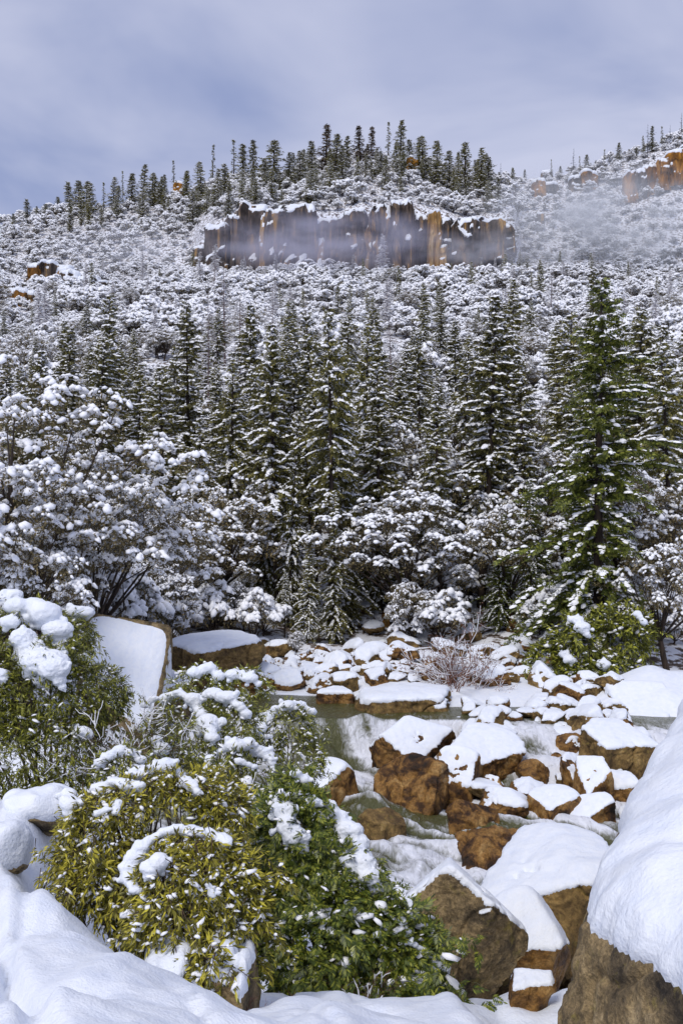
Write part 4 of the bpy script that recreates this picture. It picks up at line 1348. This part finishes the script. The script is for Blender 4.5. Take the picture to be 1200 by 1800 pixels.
outcrop('rock_outcrop', 'orange rock wall high on the misty right slope', [(1098, 1118, 306, 348, O_, 0), (1114, 1134, 302, 344, K, 0), (1130, 1158, 292, 340, O_, 0), (1154, 1176, 282, 326, O_, 0), (1172, 1200, 268, 318, O_, 0), (1196, 1226, 258, 308, K, 0)], at_ground(1150, 338), 7, .5)
outcrop('rock_outcrop', 'rounded brown outcrop left of the orange rock wall', [(1002, 1024, 312, 332, K, 0), (1020, 1048, 306, 334, O_, 0)], at_ground(1025, 332), 6, .7)
outcrop('rock_outcrop', 'dark snow-topped crag near the right end of the cliff top', [(936, 958, 318, 345, O_, 0), (954, 980, 324, 342, K, 0)], at_ground(955, 344), 5, .6)
outcrop('rock_outcrop', 'small dark crag on the hilltop among the ridge firs', [(695, 716, 284, 303, K, 0), (712, 734, 280, 302, O_, 0)], at_ground(715, 303), 5, .6)
outcrop('rock_outcrop', 'little dark stone knob on the skyline right of the hilltop', [(952, 970, 302, 312, K, 0)], at_ground(960, 312), 4, .5)
outcrop('rock_outcrop', 'tiny orange crag among the left ridge firs', [(306, 322, 322, 340, O_, 0)], at_ground(314, 342), 4, .4)
outcrop('rock_outcrop', 'narrow brown rib of rock right of the cliff', [(943, 956, 375, 398, K, 0)], at_ground(950, 398), 4, .4)

# ------------------------------------------------------------------ ridge trees: (px, top, height px, kind)
RIDGE = [(25, 375, 34, 0), (48, 350, 44, 1), (66, 362, 36, 0), (82, 358, 36, 2), (102, 345, 36, 0), (121, 320, 58, 1), (137, 316, 62, 0), (155, 318, 58, 2), (182, 320, 62, 't'), (207, 325, 52, 0), (216, 296, 42, 't'), (232, 305, 60, 0), (255, 290, 65, 1),
 (270, 303, 60, 2), (284, 310, 52, 0), (305, 281, 68, 't'), (328, 300, 62, 0), (352, 283, 74, 2), (375, 253, 78, 't'), (394, 288, 64, 1), (410, 245, 80, 't'), (428, 254, 78, 1), (447, 245, 84, 0), (465, 280, 56, 0), (484, 246, 88, 2), (508, 268, 64, 1), (526, 264, 70, 2), (548, 246, 76, 0), (573, 218, 84, 'b'),
 (590, 235, 74, 0), (610, 240, 64, 1), (632, 220, 72, 'b'), (652, 222, 68, 'b'), (682, 214, 62, 't'), (705, 212, 80, 1), (720, 244, 62, 0), (742, 238, 74, 2), (765, 246, 78, 0), (790, 264, 70, 2), (818, 251, 94, 0), (845, 260, 84, 1), (858, 274, 74, 0), (880, 286, 54, 's'), (900, 294, 30, 0),
 (922, 298, 18, 0), (968, 280, 28, 't'), (984, 292, 18, 0), (1008, 260, 44, 's'), (1018, 274, 34, 't'), (1031, 272, 34, 0), (1046, 282, 18, 0), (1062, 262, 26, 't'), (1087, 251, 28, 0), (1105, 262, 16, 0), (1118, 258, 16, 1), (1137, 218, 58, 's'), (1146, 222, 40, 1), (1162, 222, 40, 't'), (1177, 219, 34, 's'), (1197, 198, 50, 's')]
KIND = {0: (RID[0], 'snow-dusted fir'), 1: (RID[1], 'dark slim fir'), 2: (RID[2], 'broad snowy fir'), 't': (RID_THIN, 'thin ragged conifer'), 'b': (RID_BROWN, 'rusty brown fir'), 's': (SNAG, 'bare charred snag')}
WORDS = ORD + [f'{t}-{u}' for t in ('twenty', 'thirty') for u in ORD[:9]]
cnt = {}
for (px, yt, hp, kd) in RIDGE:
    yb = yt + hp
    d = min(ground_d(px, yb, 200, 372), 357)
    x = (px - 600) / F * d
    zb = float(H(x, d)) - .3
    h = (900 - yt) / F * d - zb
    h = min(h, hp / F * d * 1.5)
    cnt[kd] = cnt.get(kd, 0) + 1
    wf = rng.uniform(1.7, 2.5) if kd in (0, 1, 2, 'b') else rng.uniform(.9, 1.3)
    plant('ridge_tree', KIND[kd][0], (x, d, zb), (h / 12 * wf, h / 12 * wf, h / 12), rng.uniform(0, 6.28), f'{KIND[kd][1]} on the skyline, {WORDS[cnt[kd] - 1]} of its kind from the left', 'ridge tree', 'trees along the skyline')
def rz_zone(px):
    for lim, txt in [(200, 'far down the left shoulder'), (300, 'left of the tiny orange crag'), (360, 'right of the tiny orange crag'), (430, 'over the left end of the cliff'), (520, 'over the cliff left of its middle'), (620, 'over the cliff middle'), (695, 'left of the hilltop crag'), (760, 'beside the hilltop crag'), (9999, 'over the right end of the cliff')]:
        if px < lim: return txt
fill = []
for _ in range(74):
    px = rng.uniform(100, 890)
    yr = np.interp(px, RIDGE_PX, RIDGE_PY)
    fill.append((px, yr + rng.uniform(14, 62) * (1.0 if px > 330 else .6)))
for (px, yb) in sorted(fill):
    d = ground_d(px, yb, 292 if 340 < px < 910 else 250, 360)
    x = (px - 600) / F * d
    h = rng.uniform(6, 13)
    k = int(rng.choice([0, 0, 2, 2, 1]))
    plant('hill_fir', RID[k], (x, d, float(H(x, d)) - .3), (h / 12 * 1.6, h / 12 * 1.6, h / 12), rng.uniform(0, 6.28), 'snow-dusted fir among shrubs below the ridge, ' + rz_zone(px), 'fir', 'firs below the ridge ' + rz_zone(px))
for (px, yb) in sorted([(rng.uniform(0, 1200), rng.uniform(480, 620)) for _ in range(70)]):
    d = ground_d(px, yb, 110, 284)
    x = (px - 600) / F * d
    h = rng.uniform(5, 10)
    if rng.rand() < .55:
        plant('slope_fir', RID[rng.choice([0, 2])], (x, d, float(H(x, d)) - .3), (h / 12, h / 12, h / 12), rng.uniform(0, 6.28), 'snowy fir rising out of the shrubs ' + zone(px), 'fir', 'firs on the shrub slope')
    else:
        plant('bare_tree', FROST, (x, d, float(H(x, d)) - .3), (h / 12 * .8, h / 12 * .8, h / 12), rng.uniform(0, 6.28), 'bare frosted tree rising out of the shrubs ' + zone(px), 'bare tree', 'bare trees on the shrub slope')

# ------------------------------------------------------------------ bushes of the near bank
LEAF = (np.array([(0, 0, 0), (.5, .42, .10), (0, .46, 0), (-.5, .42, .10), (0, 1, -.06)]), np.array([(0, 1, 2), (0, 2, 3), (1, 4, 2), (2, 4, 3)]))

def lobe_hit(lobes, px, py):
    """where the sight line of a pixel first meets a bush"""
    D = np.array([(px - 600) / F, 1, (900 - py) / F])
    best = None
    near = None
    for (c, r) in lobes:
        a = D / r; b = -c / r
        A, B, C = a @ a, 2 * a @ b, b @ b - 1
        disc = B * B - 4 * A * C
        t0 = -B / (2 * A)
        miss = ((a * t0 + b) ** 2).sum()
        if near is None or miss < near[0]: near = (miss, t0)
        if disc > 0:
            t = (-B - math.sqrt(disc)) / (2 * A)
            if best is None or t < best: best = t
    return D * (best if best is not None else near[1])

def snow_blob(name, parts, voxel, seed, rough=.35):
    """one cushion of snow grown from overlapping balls"""
    acc = Acc()
    V, T = ico(2)
    for (c, r) in parts:
        acc.add(V * np.asarray(r) + c, T)
    v, t = acc.get()
    tmp = link('tmp_snow', mk('tmp_snow', v, t, [M['cap_snow']]))
    md = tmp.modifiers.new('r', 'REMESH')
    md.mode = 'VOXEL'
    md.voxel_size = voxel
    sm = tmp.modifiers.new('s', 'SMOOTH')
    sm.iterations = 4
    dg = bpy.context.evaluated_depsgraph_get()
    ev = tmp.evaluated_get(dg)
    me = bpy.data.meshes.new_from_object(ev)
    me.name = name
    bpy.data.objects.remove(tmp, do_unlink=True)
    co = np.empty(len(me.vertices) * 3, np.float32)
    no = np.empty(len(me.vertices) * 3, np.float32)
    me.vertices.foreach_get('co', co); me.vertices.foreach_get('normal', no)
    co, no = co.reshape(-1, 3).astype(float), no.reshape(-1, 3).astype(float)
    rm = np.mean([np.mean(r) for _, r in parts])
    co += no * (rm * rough * (fbm(co / rm * .8 + seed, 3, seed) + .3 * fbm(co / rm * 3 + seed, 2, seed + 1)))[:, None]
    me.vertices.foreach_set('co', co.astype(np.float32).ravel())
    me.polygons.foreach_set('use_smooth', np.ones(len(me.polygons), bool))
    me.materials.clear(); me.materials.append(M['cap_snow'])
    me.update()
    return me

def bush(name, label, cat, lobes_px, d0, pads, leafmat, leaf=.085, per_m2=230, style='bay', bits=120, seed=1, stems=10, width=.24, voxel=None, droop=.5, fringe=()):
    rng = np.random.RandomState(seed)
    lobes = []
    for L in lobes_px:
        px, py, rx, ry = L[:4]
        d = L[4] if len(L) > 4 else d0
        lobes.append((P(px, py, d), np.array([rx / F * d, (rx + ry) * .42 / F * d, ry / F * d])))
    cm = np.mean([c for c, r in lobes], axis=0)
    low = min(c[2] - r[2] for c, r in lobes)
    base = np.array([cm[0], cm[1] + .1, min(float(H(cm[0], cm[1])), low + .3)])
    root = link(name, None, None, base)
    tag(root, label, cat)
    fo, st, sb = Acc(), Acc(), Acc()
    cp, cdv = [], []
    for li, (c, r) in enumerate(lobes):
        area = 4 * math.pi * ((r[0] * r[1]) ** 1.6 + (r[0] * r[2]) ** 1.6 + (r[1] * r[2]) ** 1.6) ** (1 / 1.6) / 3 ** (1 / 1.6)
        n = int(area * per_m2)
        v = unit(rng.normal(size=(n, 3)))
        v = v[(v[:, 2] > -.75) & (v[:, 1] < .55)]
        rad = np.where(rng.rand(len(v)) < .7, rng.uniform(.86, 1.06, len(v)), rng.uniform(.5, .86, len(v)))
        rad = rad * (1 + .34 * fbm(v * 1.9 + li * 5 + seed, 3, seed))
        p = c + v * r * rad[:, None]
        ok = np.ones(len(p), bool)
        for lj, (c2, r2) in enumerate(lobes):
            if lj != li: ok &= (((p - c2) / r2) ** 2).sum(1) > .45
        gaps = fbm(p / (.28 + .02 * d0) + seed * 3, 2, seed + 8)
        ok &= gaps > -.28
        cp.append(p[ok]); cdv.append(unit(v[ok] / r))
    cp, cdv = np.concatenate(cp), np.concatenate(cdv)
    k_ = (rng.rand(len(cp)) < .06) & (cdv[:, 2] < .25)
    ex, ed = [cp], [cdv]
    q_, v_ = cp[k_], unit(cdv[k_] + rng.normal(size=(k_.sum(), 3)) * .5 + (0, 0, .15))
    for _ in range(3):
        q_ = q_ + v_ * leaf * 1.25
        v_ = unit(v_ + (0, 0, -.28))
        ex.append(q_); ed.append(v_)
    cp, cdv = np.concatenate(ex), np.concatenate(ed)
    n = len(cp)
    ax = unit(cdv * .75 + rng.normal(size=(n, 3)) * .45 + np.array([0, 0, -droop]))
    if style == 'bay':
        k = 8
        L_ = leaf * rng.uniform(.8, 1.25, n)
        for j in range(k):
            t = j / (k - 1)
            X, Y, Z = frames(ax, unit(rng.normal(size=3)))
            a = rng.uniform(0, 6.28, n)[:, None]
            side = X * np.cos(a) + Z * np.sin(a)
            dr = unit(ax * (.55 + .6 * t) + side * (.75 - .35 * t))
            pos = cp + ax * (t * leaf * 1.9) - ax * leaf
            X2, Y2, Z2 = frames(dr, unit(np.array([0, -.5, 1]) + rng.normal(size=3) * .3))
            s_ = (L_ * rng.uniform(.75, 1.2, n))[:, None]
            fo.add(*inst(LEAF[0], LEAF[1], pos, X2 * s_ * width, Y2 * s_, Z2 * s_ * width))
        for q in range(0, n, 3):
            tube(st, [cp[q] - ax[q] * leaf * 2.2, cp[q] + ax[q] * leaf * .6], [.004, .002], 3)
    else:
        for j in range(3):
            dr = unit(ax + rng.normal(size=(n, 3)) * .4)
            X2, Y2, Z2 = frames(dr, unit(np.array([0, -.6, 1])))
            s_ = (leaf * rng.uniform(.7, 1.35, n))[:, None]
            fo.add(*inst(SPRAY_FINE[0], SPRAY_FINE[1], cp + rng.normal(size=(n, 3)) * leaf * .35, X2 * s_, Y2 * s_ * 1.2, Z2 * s_))
    # stems
    for q in range(stems):
        c, r = lobes[rng.randint(len(lobes))]
        e = c + unit(rng.normal(size=3) * (1, .6, .6) + (0, -.2, .5)) * r * rng.uniform(.5, .95)
        b_ = base + np.array([rng.uniform(-.25, .25), rng.uniform(-.1, .2), -.2])
        m1 = b_ * .5 + e * .5 + rng.normal(size=3) * .12 + (0, 0, .12)
        tube(st, [b_, b_ * .75 + m1 * .25 + (0, 0, .1), m1, e * .6 + m1 * .4 + (0, 0, .05), e], [.026, .022, .016, .010, .005], 5)
    # crumbs of snow caught on the twigs
    up = cdv[:, 2] + rng.normal(size=n) * .45
    bits = int(bits * 2.2)
    idx = np.argsort(-up)[: int(bits * 2.2)]
    idx = rng.choice(idx, min(bits, len(idx)), replace=False)
    for q in idx:
        tv, tf = LUMPS[rng.randint(6)]
        s_ = leaf * (.09 + .34 * rng.rand() ** 2) * (1 if rng.rand() < .88 else 1.6)
        W_ = tv * s_ * np.array([rng.uniform(.7, 2.4), 1, rng.uniform(.6, 1.4)])
        a_ = rng.uniform(-.9, .9)
        W_ = W_ @ np.array([(math.cos(a_), 0, math.sin(a_)), (0, 1, 0), (-math.sin(a_), 0, math.cos(a_))])
        sb.add(W_ + cp[q] + (0, -.01, leaf * .15), tf)
    B = np.array(base)
    v, t = fo.get()
    link('foliage', mk('foliage', v - B, t, [M[leafmat]], smooth=False), root)['kind'] = 'stuff'
    v, t = st.get()
    link('stems', mk('stems', v - B, t, [M['twig']]), root)['kind'] = 'stuff'
    if sb.n:
        v, t = sb.get()
        link('snow_crumbs', mk('snow_crumbs', v - B, t, [M['tree_snow']]), root)['kind'] = 'stuff'
    for i, pad in enumerate(pads):
        parts = []
        for (px, py, rp) in pad:
            h = lobe_hit(lobes, px, py)
            w = rp / F * h[1] * rng.uniform(.55, 1.2)
            parts.append((h + np.array([rng.normal() * .12 * w, -.10 * w, .06 * w + rng.normal() * .18 * w]), np.array([w * rng.uniform(1.0, 1.55), w * .95, w * rng.uniform(.7, 1.0)])))
            # crumbly rim
            c_ = parts[-1][0]
            for _ in range(6):
                a = rng.uniform(0, 6.28)
                k_ = rng.uniform(.7, 1.35)
                parts.append((c_ + np.array([math.cos(a) * w * k_ * 1.1, -.05 * w, math.sin(a) * w * k_ * .8 - .15 * w]), np.full(3, w * rng.uniform(.14, .46))))
        # fill between neighbours so that the cushion hangs together
        full = []
        core = [p_ for j, p_ in enumerate(parts) if j % 7 == 0]
        for a_, b_ in zip(core[:-1], core[1:]):
            for t in (.33, .66):
                full.append((a_[0] * (1 - t) + b_[0] * t, (a_[1] * (1 - t) + b_[1] * t) * rng.uniform(.6, .95)))
        rmin = min(p_[1].min() for p_ in core)
        me = snow_blob('snow_cushion', [(p_ - B, r_) for p_, r_ in parts + full], max(rmin * .19, .011), seed * 13 + i, .34)
        link('snow_cushion', me, root)
    return root

bush('laurel_bush', 'tall dense green bush with snow clots at the left edge', 'bush',
     [(40, 1130, 100, 80, 15.5), (-30, 1240, 130, 120, 15), (90, 1240, 105, 110, 15), (50, 1340, 140, 85, 14.5), (170, 1215, 55, 50, 15.5), (130, 1120, 40, 40, 16)], 15,
     [[(40, 1125, 26), (62, 1138, 30), (80, 1160, 28), (98, 1185, 22), (112, 1205, 14)], [(100, 1110, 20), (108, 1130, 18), (112, 1150, 12)], [(30, 1062, 24), (60, 1062, 30), (80, 1075, 24)], [(132, 1080, 22), (150, 1078, 18)], [(8, 1050, 16), (25, 1045, 20)], [(130, 1278, 12), (145, 1292, 11)], [(2, 1180, 14), (6, 1192, 10)], [(20, 1095, 14)]],
     'bay_green', .08, 260, bits=420, seed=3, stems=14)
bush('laurel_bush', 'green bush with a broad tongue of snow down its middle', 'bush',
     [(330, 1270, 65, 55, 17), (405, 1268, 55, 55, 16.5), (365, 1335, 85, 65, 15.8), (285, 1320, 60, 60, 15.3), (300, 1375, 80, 50, 14.8)], 16,
     [[(290, 1225, 14), (315, 1220, 16), (340, 1230, 18), (352, 1250, 18), (364, 1272, 18), (374, 1296, 15)], [(375, 1222, 13), (398, 1226, 15), (418, 1240, 14), (432, 1254, 11)], [(278, 1300, 10), (284, 1312, 12)], [(255, 1240, 10), (270, 1232, 9)]],
     'bay_green', .08, 170, bits=330, seed=4, stems=16)
bush('laurel_bush', 'small bush with a snow hood right beside the waterfall', 'bush',
     [(500, 1285, 58, 52, 18), (525, 1335, 42, 50, 17.5), (465, 1330, 40, 50, 17.5)], 18,
     [[(458, 1282, 11), (466, 1262, 13), (484, 1248, 13), (506, 1240, 13), (530, 1238, 12), (548, 1250, 9)], [(470, 1296, 8)]],
     'bay_green', .08, 170, bits=220, seed=5)
bush('laurel_bush', 'round dome of a bush rimmed with a white snow arch', 'bush',
     [(422, 1372, 62, 62, 12.5), (400, 1420, 50, 40, 12.2)], 12.5,
     [[(362, 1358, 11), (370, 1335, 12), (390, 1320, 13), (412, 1314, 14), (436, 1312, 14), (458, 1320, 12), (474, 1338, 10), (480, 1356, 8)], [(420, 1340, 8), (448, 1346, 9)]],
     'bay_green', .095, 150, bits=160, seed=6)
bush('laurel_bush', 'little low bush with a thin snow arch behind the yellow laurel', 'bush',
     [(215, 1352, 44, 36, 13)], 13, [[(176, 1342, 8), (190, 1328, 10), (212, 1320, 10), (234, 1324, 10), (248, 1334, 8)]], 'bay_green', .09, 150, bits=60, seed=7, stems=5)
bush('laurel_bush', 'low scrub with snow tufts in front of the golden grey boulder', 'bush',
     [(352, 1200, 50, 28, 30), (430, 1205, 45, 32, 30)], 30, [[(340, 1182, 12), (365, 1178, 14), (385, 1190, 12)], [(412, 1186, 11), (440, 1190, 12), (455, 1204, 9)]], 'bay_green', .12, 60, bits=140, seed=8, stems=6)
bush('evergreen_bush', 'bright green leafy bush under the skirts of the large fir', 'bush',
     [(1015, 1140, 45, 60, 45), (1095, 1120, 55, 60, 46), (1010, 1200, 40, 32, 44), (1085, 1195, 60, 42, 44.5), (960, 1170, 35, 45, 45.5)], 45,
     [[(1010, 1092, 9), (1024, 1102, 11), (1030, 1116, 9)], [(990, 1150, 8), (1000, 1160, 10)], [(1120, 1080, 9), (1130, 1095, 8)], [(1060, 1170, 9)]], 'bay_green', .22, 26, bits=140, seed=12, stems=8, width=.4)
bush('laurel_bush', 'spreading yellow-green laurel with snow clots beside the snow bank', 'bush',
     [(265, 1455, 130, 95, 8.8), (178, 1495, 78, 90, 8.5), (335, 1440, 105, 80, 9.0), (160, 1565, 60, 55, 8.2), (265, 1560, 105, 85, 8.5)], 8.7,
     [[(120, 1396, 14), (124, 1412, 17), (126, 1428, 12)], [(185, 1382, 13), (204, 1376, 16), (226, 1376, 16), (244, 1382, 13)], [(252, 1362, 14), (272, 1350, 16), (294, 1350, 17), (314, 1362, 14), (332, 1378, 11), (346, 1392, 8)], [(172, 1430, 10), (186, 1424, 8)], [(206, 1410, 9), (204, 1428, 8)], [(395, 1462, 11), (412, 1478, 13), (424, 1492, 9)]],
     'bay', .064, 400, bits=360, seed=9, stems=22, droop=.6)
bush('laurel_bush', 'drooping yellow laurel arched over by snow in front of granite rocks', 'bush',
     [(345, 1545, 100, 80, 7.5), (315, 1625, 85, 85, 7.3), (410, 1600, 60, 100, 7.5), (285, 1590, 55, 75, 7.4), (440, 1650, 40, 85, 7.5), (362, 1715, 34, 50, 6.9)], 7.4,
     [[(238, 1566, 10), (226, 1546, 13), (226, 1528, 15), (238, 1508, 14), (250, 1490, 12), (266, 1474, 13), (288, 1464, 14), (312, 1460, 14), (338, 1460, 15), (362, 1464, 16), (386, 1474, 15), (398, 1484, 10)], [(266, 1526, 17), (276, 1518, 19), (262, 1540, 13)], [(366, 1555, 7), (376, 1572, 8)]],
     'bay', .062, 430, bits=360, seed=10, stems=22, droop=.7)
bush('young_cedar', 'dark green young cedar bent under thick slabs of snow', 'cedar',
     [(520, 1490, 68, 95, 10), (600, 1580, 78, 90, 9.8), (550, 1650, 100, 110, 9.5), (672, 1660, 88, 88, 9.6), (620, 1725, 130, 55, 9.4), (512, 1408, 36, 50, 10.2), (730, 1695, 48, 60, 9.6)], 9.8,
     [[(492, 1408, 18), (500, 1424, 26), (508, 1448, 28), (520, 1472, 24), (530, 1494, 14)], [(518, 1362, 14), (536, 1374, 18), (548, 1392, 16), (552, 1408, 11)],
      [(578, 1420, 16), (596, 1438, 20), (612, 1460, 22), (620, 1486, 26), (634, 1512, 30), (648, 1540, 30), (660, 1562, 20)], 
      [(722, 1658, 12), (742, 1672, 15), (760, 1690, 18), (776, 1704, 15)], [(708, 1620, 9), (716, 1638, 9)], [(700, 1570, 11), (716, 1586, 13), (728, 1606, 10)], [(738, 1730, 10), (720, 1722, 9)], [(620, 1600, 7), (632, 1614, 8)], [(672, 1626, 6), (664, 1644, 7)]],
     'cedar', .105, 300, style='cedar', bits=420, seed=11, stems=30, droop=.45)

# ------------------------------------------------------------------ bare shrubs
def twig_shrub(name, label, base, h, spread, n, seed, matn, snow=.3, thick=.012, buds=0, lean=(0, 0)):
    rng = np.random.RandomState(seed)
    st, sn, bd = Acc(), Acc(), Acc()
    def grow(p, d, L, r, lev):
        e = p + d * L
        m_ = (p + e) / 2 + rng.normal(size=3) * L * .06
        tube(st, [p, m_, e], [r, r * .8, r * .6], 4 if lev < 2 else 3)
        if lev >= 1 and rng.rand() < snow:
            tube(sn, [p + (0, 0, r * .9), m_ + (0, 0, r * .9), e + (0, 0, r * .9)], [r * .9 + .004] * 3, 3)
        if lev >= 3:
            for _ in range(buds):
                q = p + (e - p) * rng.rand() + rng.normal(size=3) * .05
                X, Y, Z = leaf_quads(rng, 1, .08)
                bd.add(*inst(DIAMOND[0], DIAMOND[1], q[None], X, Y, Z))
            return
        for k in range(rng.randint(3, 5)):
            nd = unit(d + rng.normal(size=3) * .55 + (0, 0, .08))
            grow(p + (e - p) * rng.uniform(.45, 1), nd, L * rng.uniform(.5, .75), r * .6, lev + 1)
    root = link(name, None, None, base)
    tag(root, label, 'shrub')
    for k in range(n):
        d = unit(np.array([rng.normal() * spread + lean[0], rng.normal() * spread * .7 + lean[1], 1.0]))
        grow(np.array([rng.normal() * .08, rng.normal() * .08, -.1]), d, h * rng.uniform(.35, .6), thick * 1.6, 0)
    v, t = st.get(); link('stems', mk('stems', v, t, [M[matn]]), root)['kind'] = 'stuff'
    if sn.n:
        v, t = sn.get(); link('snow_load', mk('snow_load', v, t, [M['tree_snow']]), root)['kind'] = 'stuff'
    if bd.n:
        v, t = bd.get(); link('dry_leaves', mk('dry_leaves', v, t, [M['twig_red']], smooth=False), root)['kind'] = 'stuff'
twig_shrub('bare_shrub', 'reddish bare shrub dusted with snow on the far bank', P(800, 1258, 42.5), 3.9, .42, 13, 5, 'twig_red', .55, .022, 4)
twig_shrub('bare_shrub', 'thin reddish twigs poking from the snow below the cedar', P(440, 1795, 7.0) + (0, 0, .02), .42, .7, 4, 6, 'twig_red', .0, .0028, 0)
twig_shrub('bare_shrub', 'tangle of brown twigs at the dark foot of the cedar', P(610, 1790, 9.0), .7, .8, 8, 7, 'twig_red', .12, .004, 0)
twig_shrub('bare_shrub', 'grey bare brush between the left bush and the arched bush', P(240, 1400, 14.0), 1.5, .6, 9, 8, 'twig', .2, .005, 0)
twig_shrub('bare_shrub', 'bare brown brush beside the round snow-arched bush', P(440, 1470, 11.0), .8, .6, 6, 9, 'twig', .3, .006, 0)

# ------------------------------------------------------------------ mist and haze
def mist(label, px, py, d, hw, hh, hd, dens, col, seed, scale=1.0):
    V, T = ico(3)
    m = bpy.data.materials.new('mist')
    m.use_nodes = True
    n, l = m.node_tree.nodes, m.node_tree.links
    n.clear()
    out = n.new('ShaderNodeOutputMaterial')
    pv = n.new('ShaderNodeVolumePrincipled')
    pv.inputs['Color'].default_value = (*col, 1)
    pv.inputs['Anisotropy'].default_value = 0.0
    t = n.new('ShaderNodeTexCoord')
    g = N(n, 'ShaderNodeTexGradient', gradient_type='SPHERICAL')
    l.new(t.outputs['Object'], g.inputs['Vector'])
    no = N(n, 'ShaderNodeTexNoise', Scale=2.2 * scale, Detail=3.0, Roughness=0.55)
    mp_ = N(n, 'ShaderNodeMapping')
    mp_.inputs['Location'].default_value = (seed * 3.1, 0, 0)
    mp_.inputs['Scale'].default_value = (1.4, .6, 1.0)
    l.new(t.outputs['Object'], mp_.inputs['Vector'])
    l.new(mp_.outputs['Vector'], no.inputs['Vector'])
    mr = N(n, 'ShaderNodeMapRange')
    mr.inputs['From Min'].default_value = .36
    mr.inputs['From Max'].default_value = .66
    l.new(no.outputs['Fac'], mr.inputs['Value'])
    mu = N(n, 'ShaderNodeMath', operation='MULTIPLY')
    l.new(g.outputs['Fac'], mu.inputs[0]); l.new(mr.outputs['Result'], mu.inputs[1])
    m2 = N(n, 'ShaderNodeMath', operation='MULTIPLY')
    m2.inputs[1].default_value = dens
    l.new(mu.outputs[0], m2.inputs[0])
    l.new(m2.outputs[0], pv.inputs['Density'])
    l.new(pv.outputs[0], out.inputs['Volume'])
    o = link('mist', mk('mist', V, T, [m]), None, P(px, py, d))
    k = d / F
    o.scale = (hw * k, hd, hh * k)
    tag(o, label, kind='stuff')
mist('lavender mist drifting across the face of the cliff', 570, 425, 268, 260, 62, 13, .16, (.80, .80, .96), 1)
mist('pale mist hanging over the right slope', 1060, 400, 285, 250, 120, 30, .115, (.93, .96, 1.0), 2)
mist('pale wisp of mist at the right end of the cliff', 850, 440, 270, 130, 40, 10, .12, (.86, .88, .98), 5)
mist('thin mist on the slope left of the cliff', 250, 445, 285, 190, 55, 16, .05, (.92, .94, 1.0), 3)


# ------------------------------------------------------------------ low growth at the foot of the wood
def foot(px):
    for lim, txt in [(150, 'behind the tall green bush'), (300, 'behind the leaning snow slab'), (440, 'behind the golden grey boulder'), (560, 'below the central pines'), (700, 'left of the reddish bare shrub'), (900, 'below the slim tall conifer'), (1010, 'left of the large fir trunk'), (9999, 'right of the large fir trunk')]:
        if px < lim: return txt
c = 0
for px in np.arange(-20, 1230, 26):
    for row in range(2):
        d = rng.uniform(52, 57) if row == 0 else rng.uniform(57, 64)
        p_ = px + rng.uniform(-14, 14)
        if 480 < p_ < 690 or (row == 0 and 780 < p_ < 900): continue
        x = (p_ - 600) / F * d
        s = rng.uniform(.5, .95)
        plant('snowy_shrub', SHR[rng.randint(6)], (x, d, float(H(x, d)) - .15), (s, s, s * rng.uniform(.9, 1.3)), rng.uniform(0, 6.28),
              'low snow-covered shrub at the foot of the wood ' + foot(p_), 'shrub', 'low shrubs at the foot of the wood ' + foot(p_))
for (p_, d, s_, lab) in [(70, 42, 1.0, 'snowy shrub under the big left oak'), (130, 43, .9, 'snowy shrub just left of the leaning snow slab'), (185, 45, 1.1, 'snowy shrub behind the top edge of the leaning snow slab'), (240, 46, 1.0, 'snowy shrub between leaning snow slab and golden grey boulder'), (290, 48, .9, 'snowy shrub left of the golden grey boulder')]:
    x = (p_ - 600) / F * d
    plant('snowy_shrub', SHR[rng.randint(6)], (x, d, float(H(x, d)) - .15), (s_, s_, s_ * 1.3), rng.uniform(0, 6.28), lab, 'shrub')
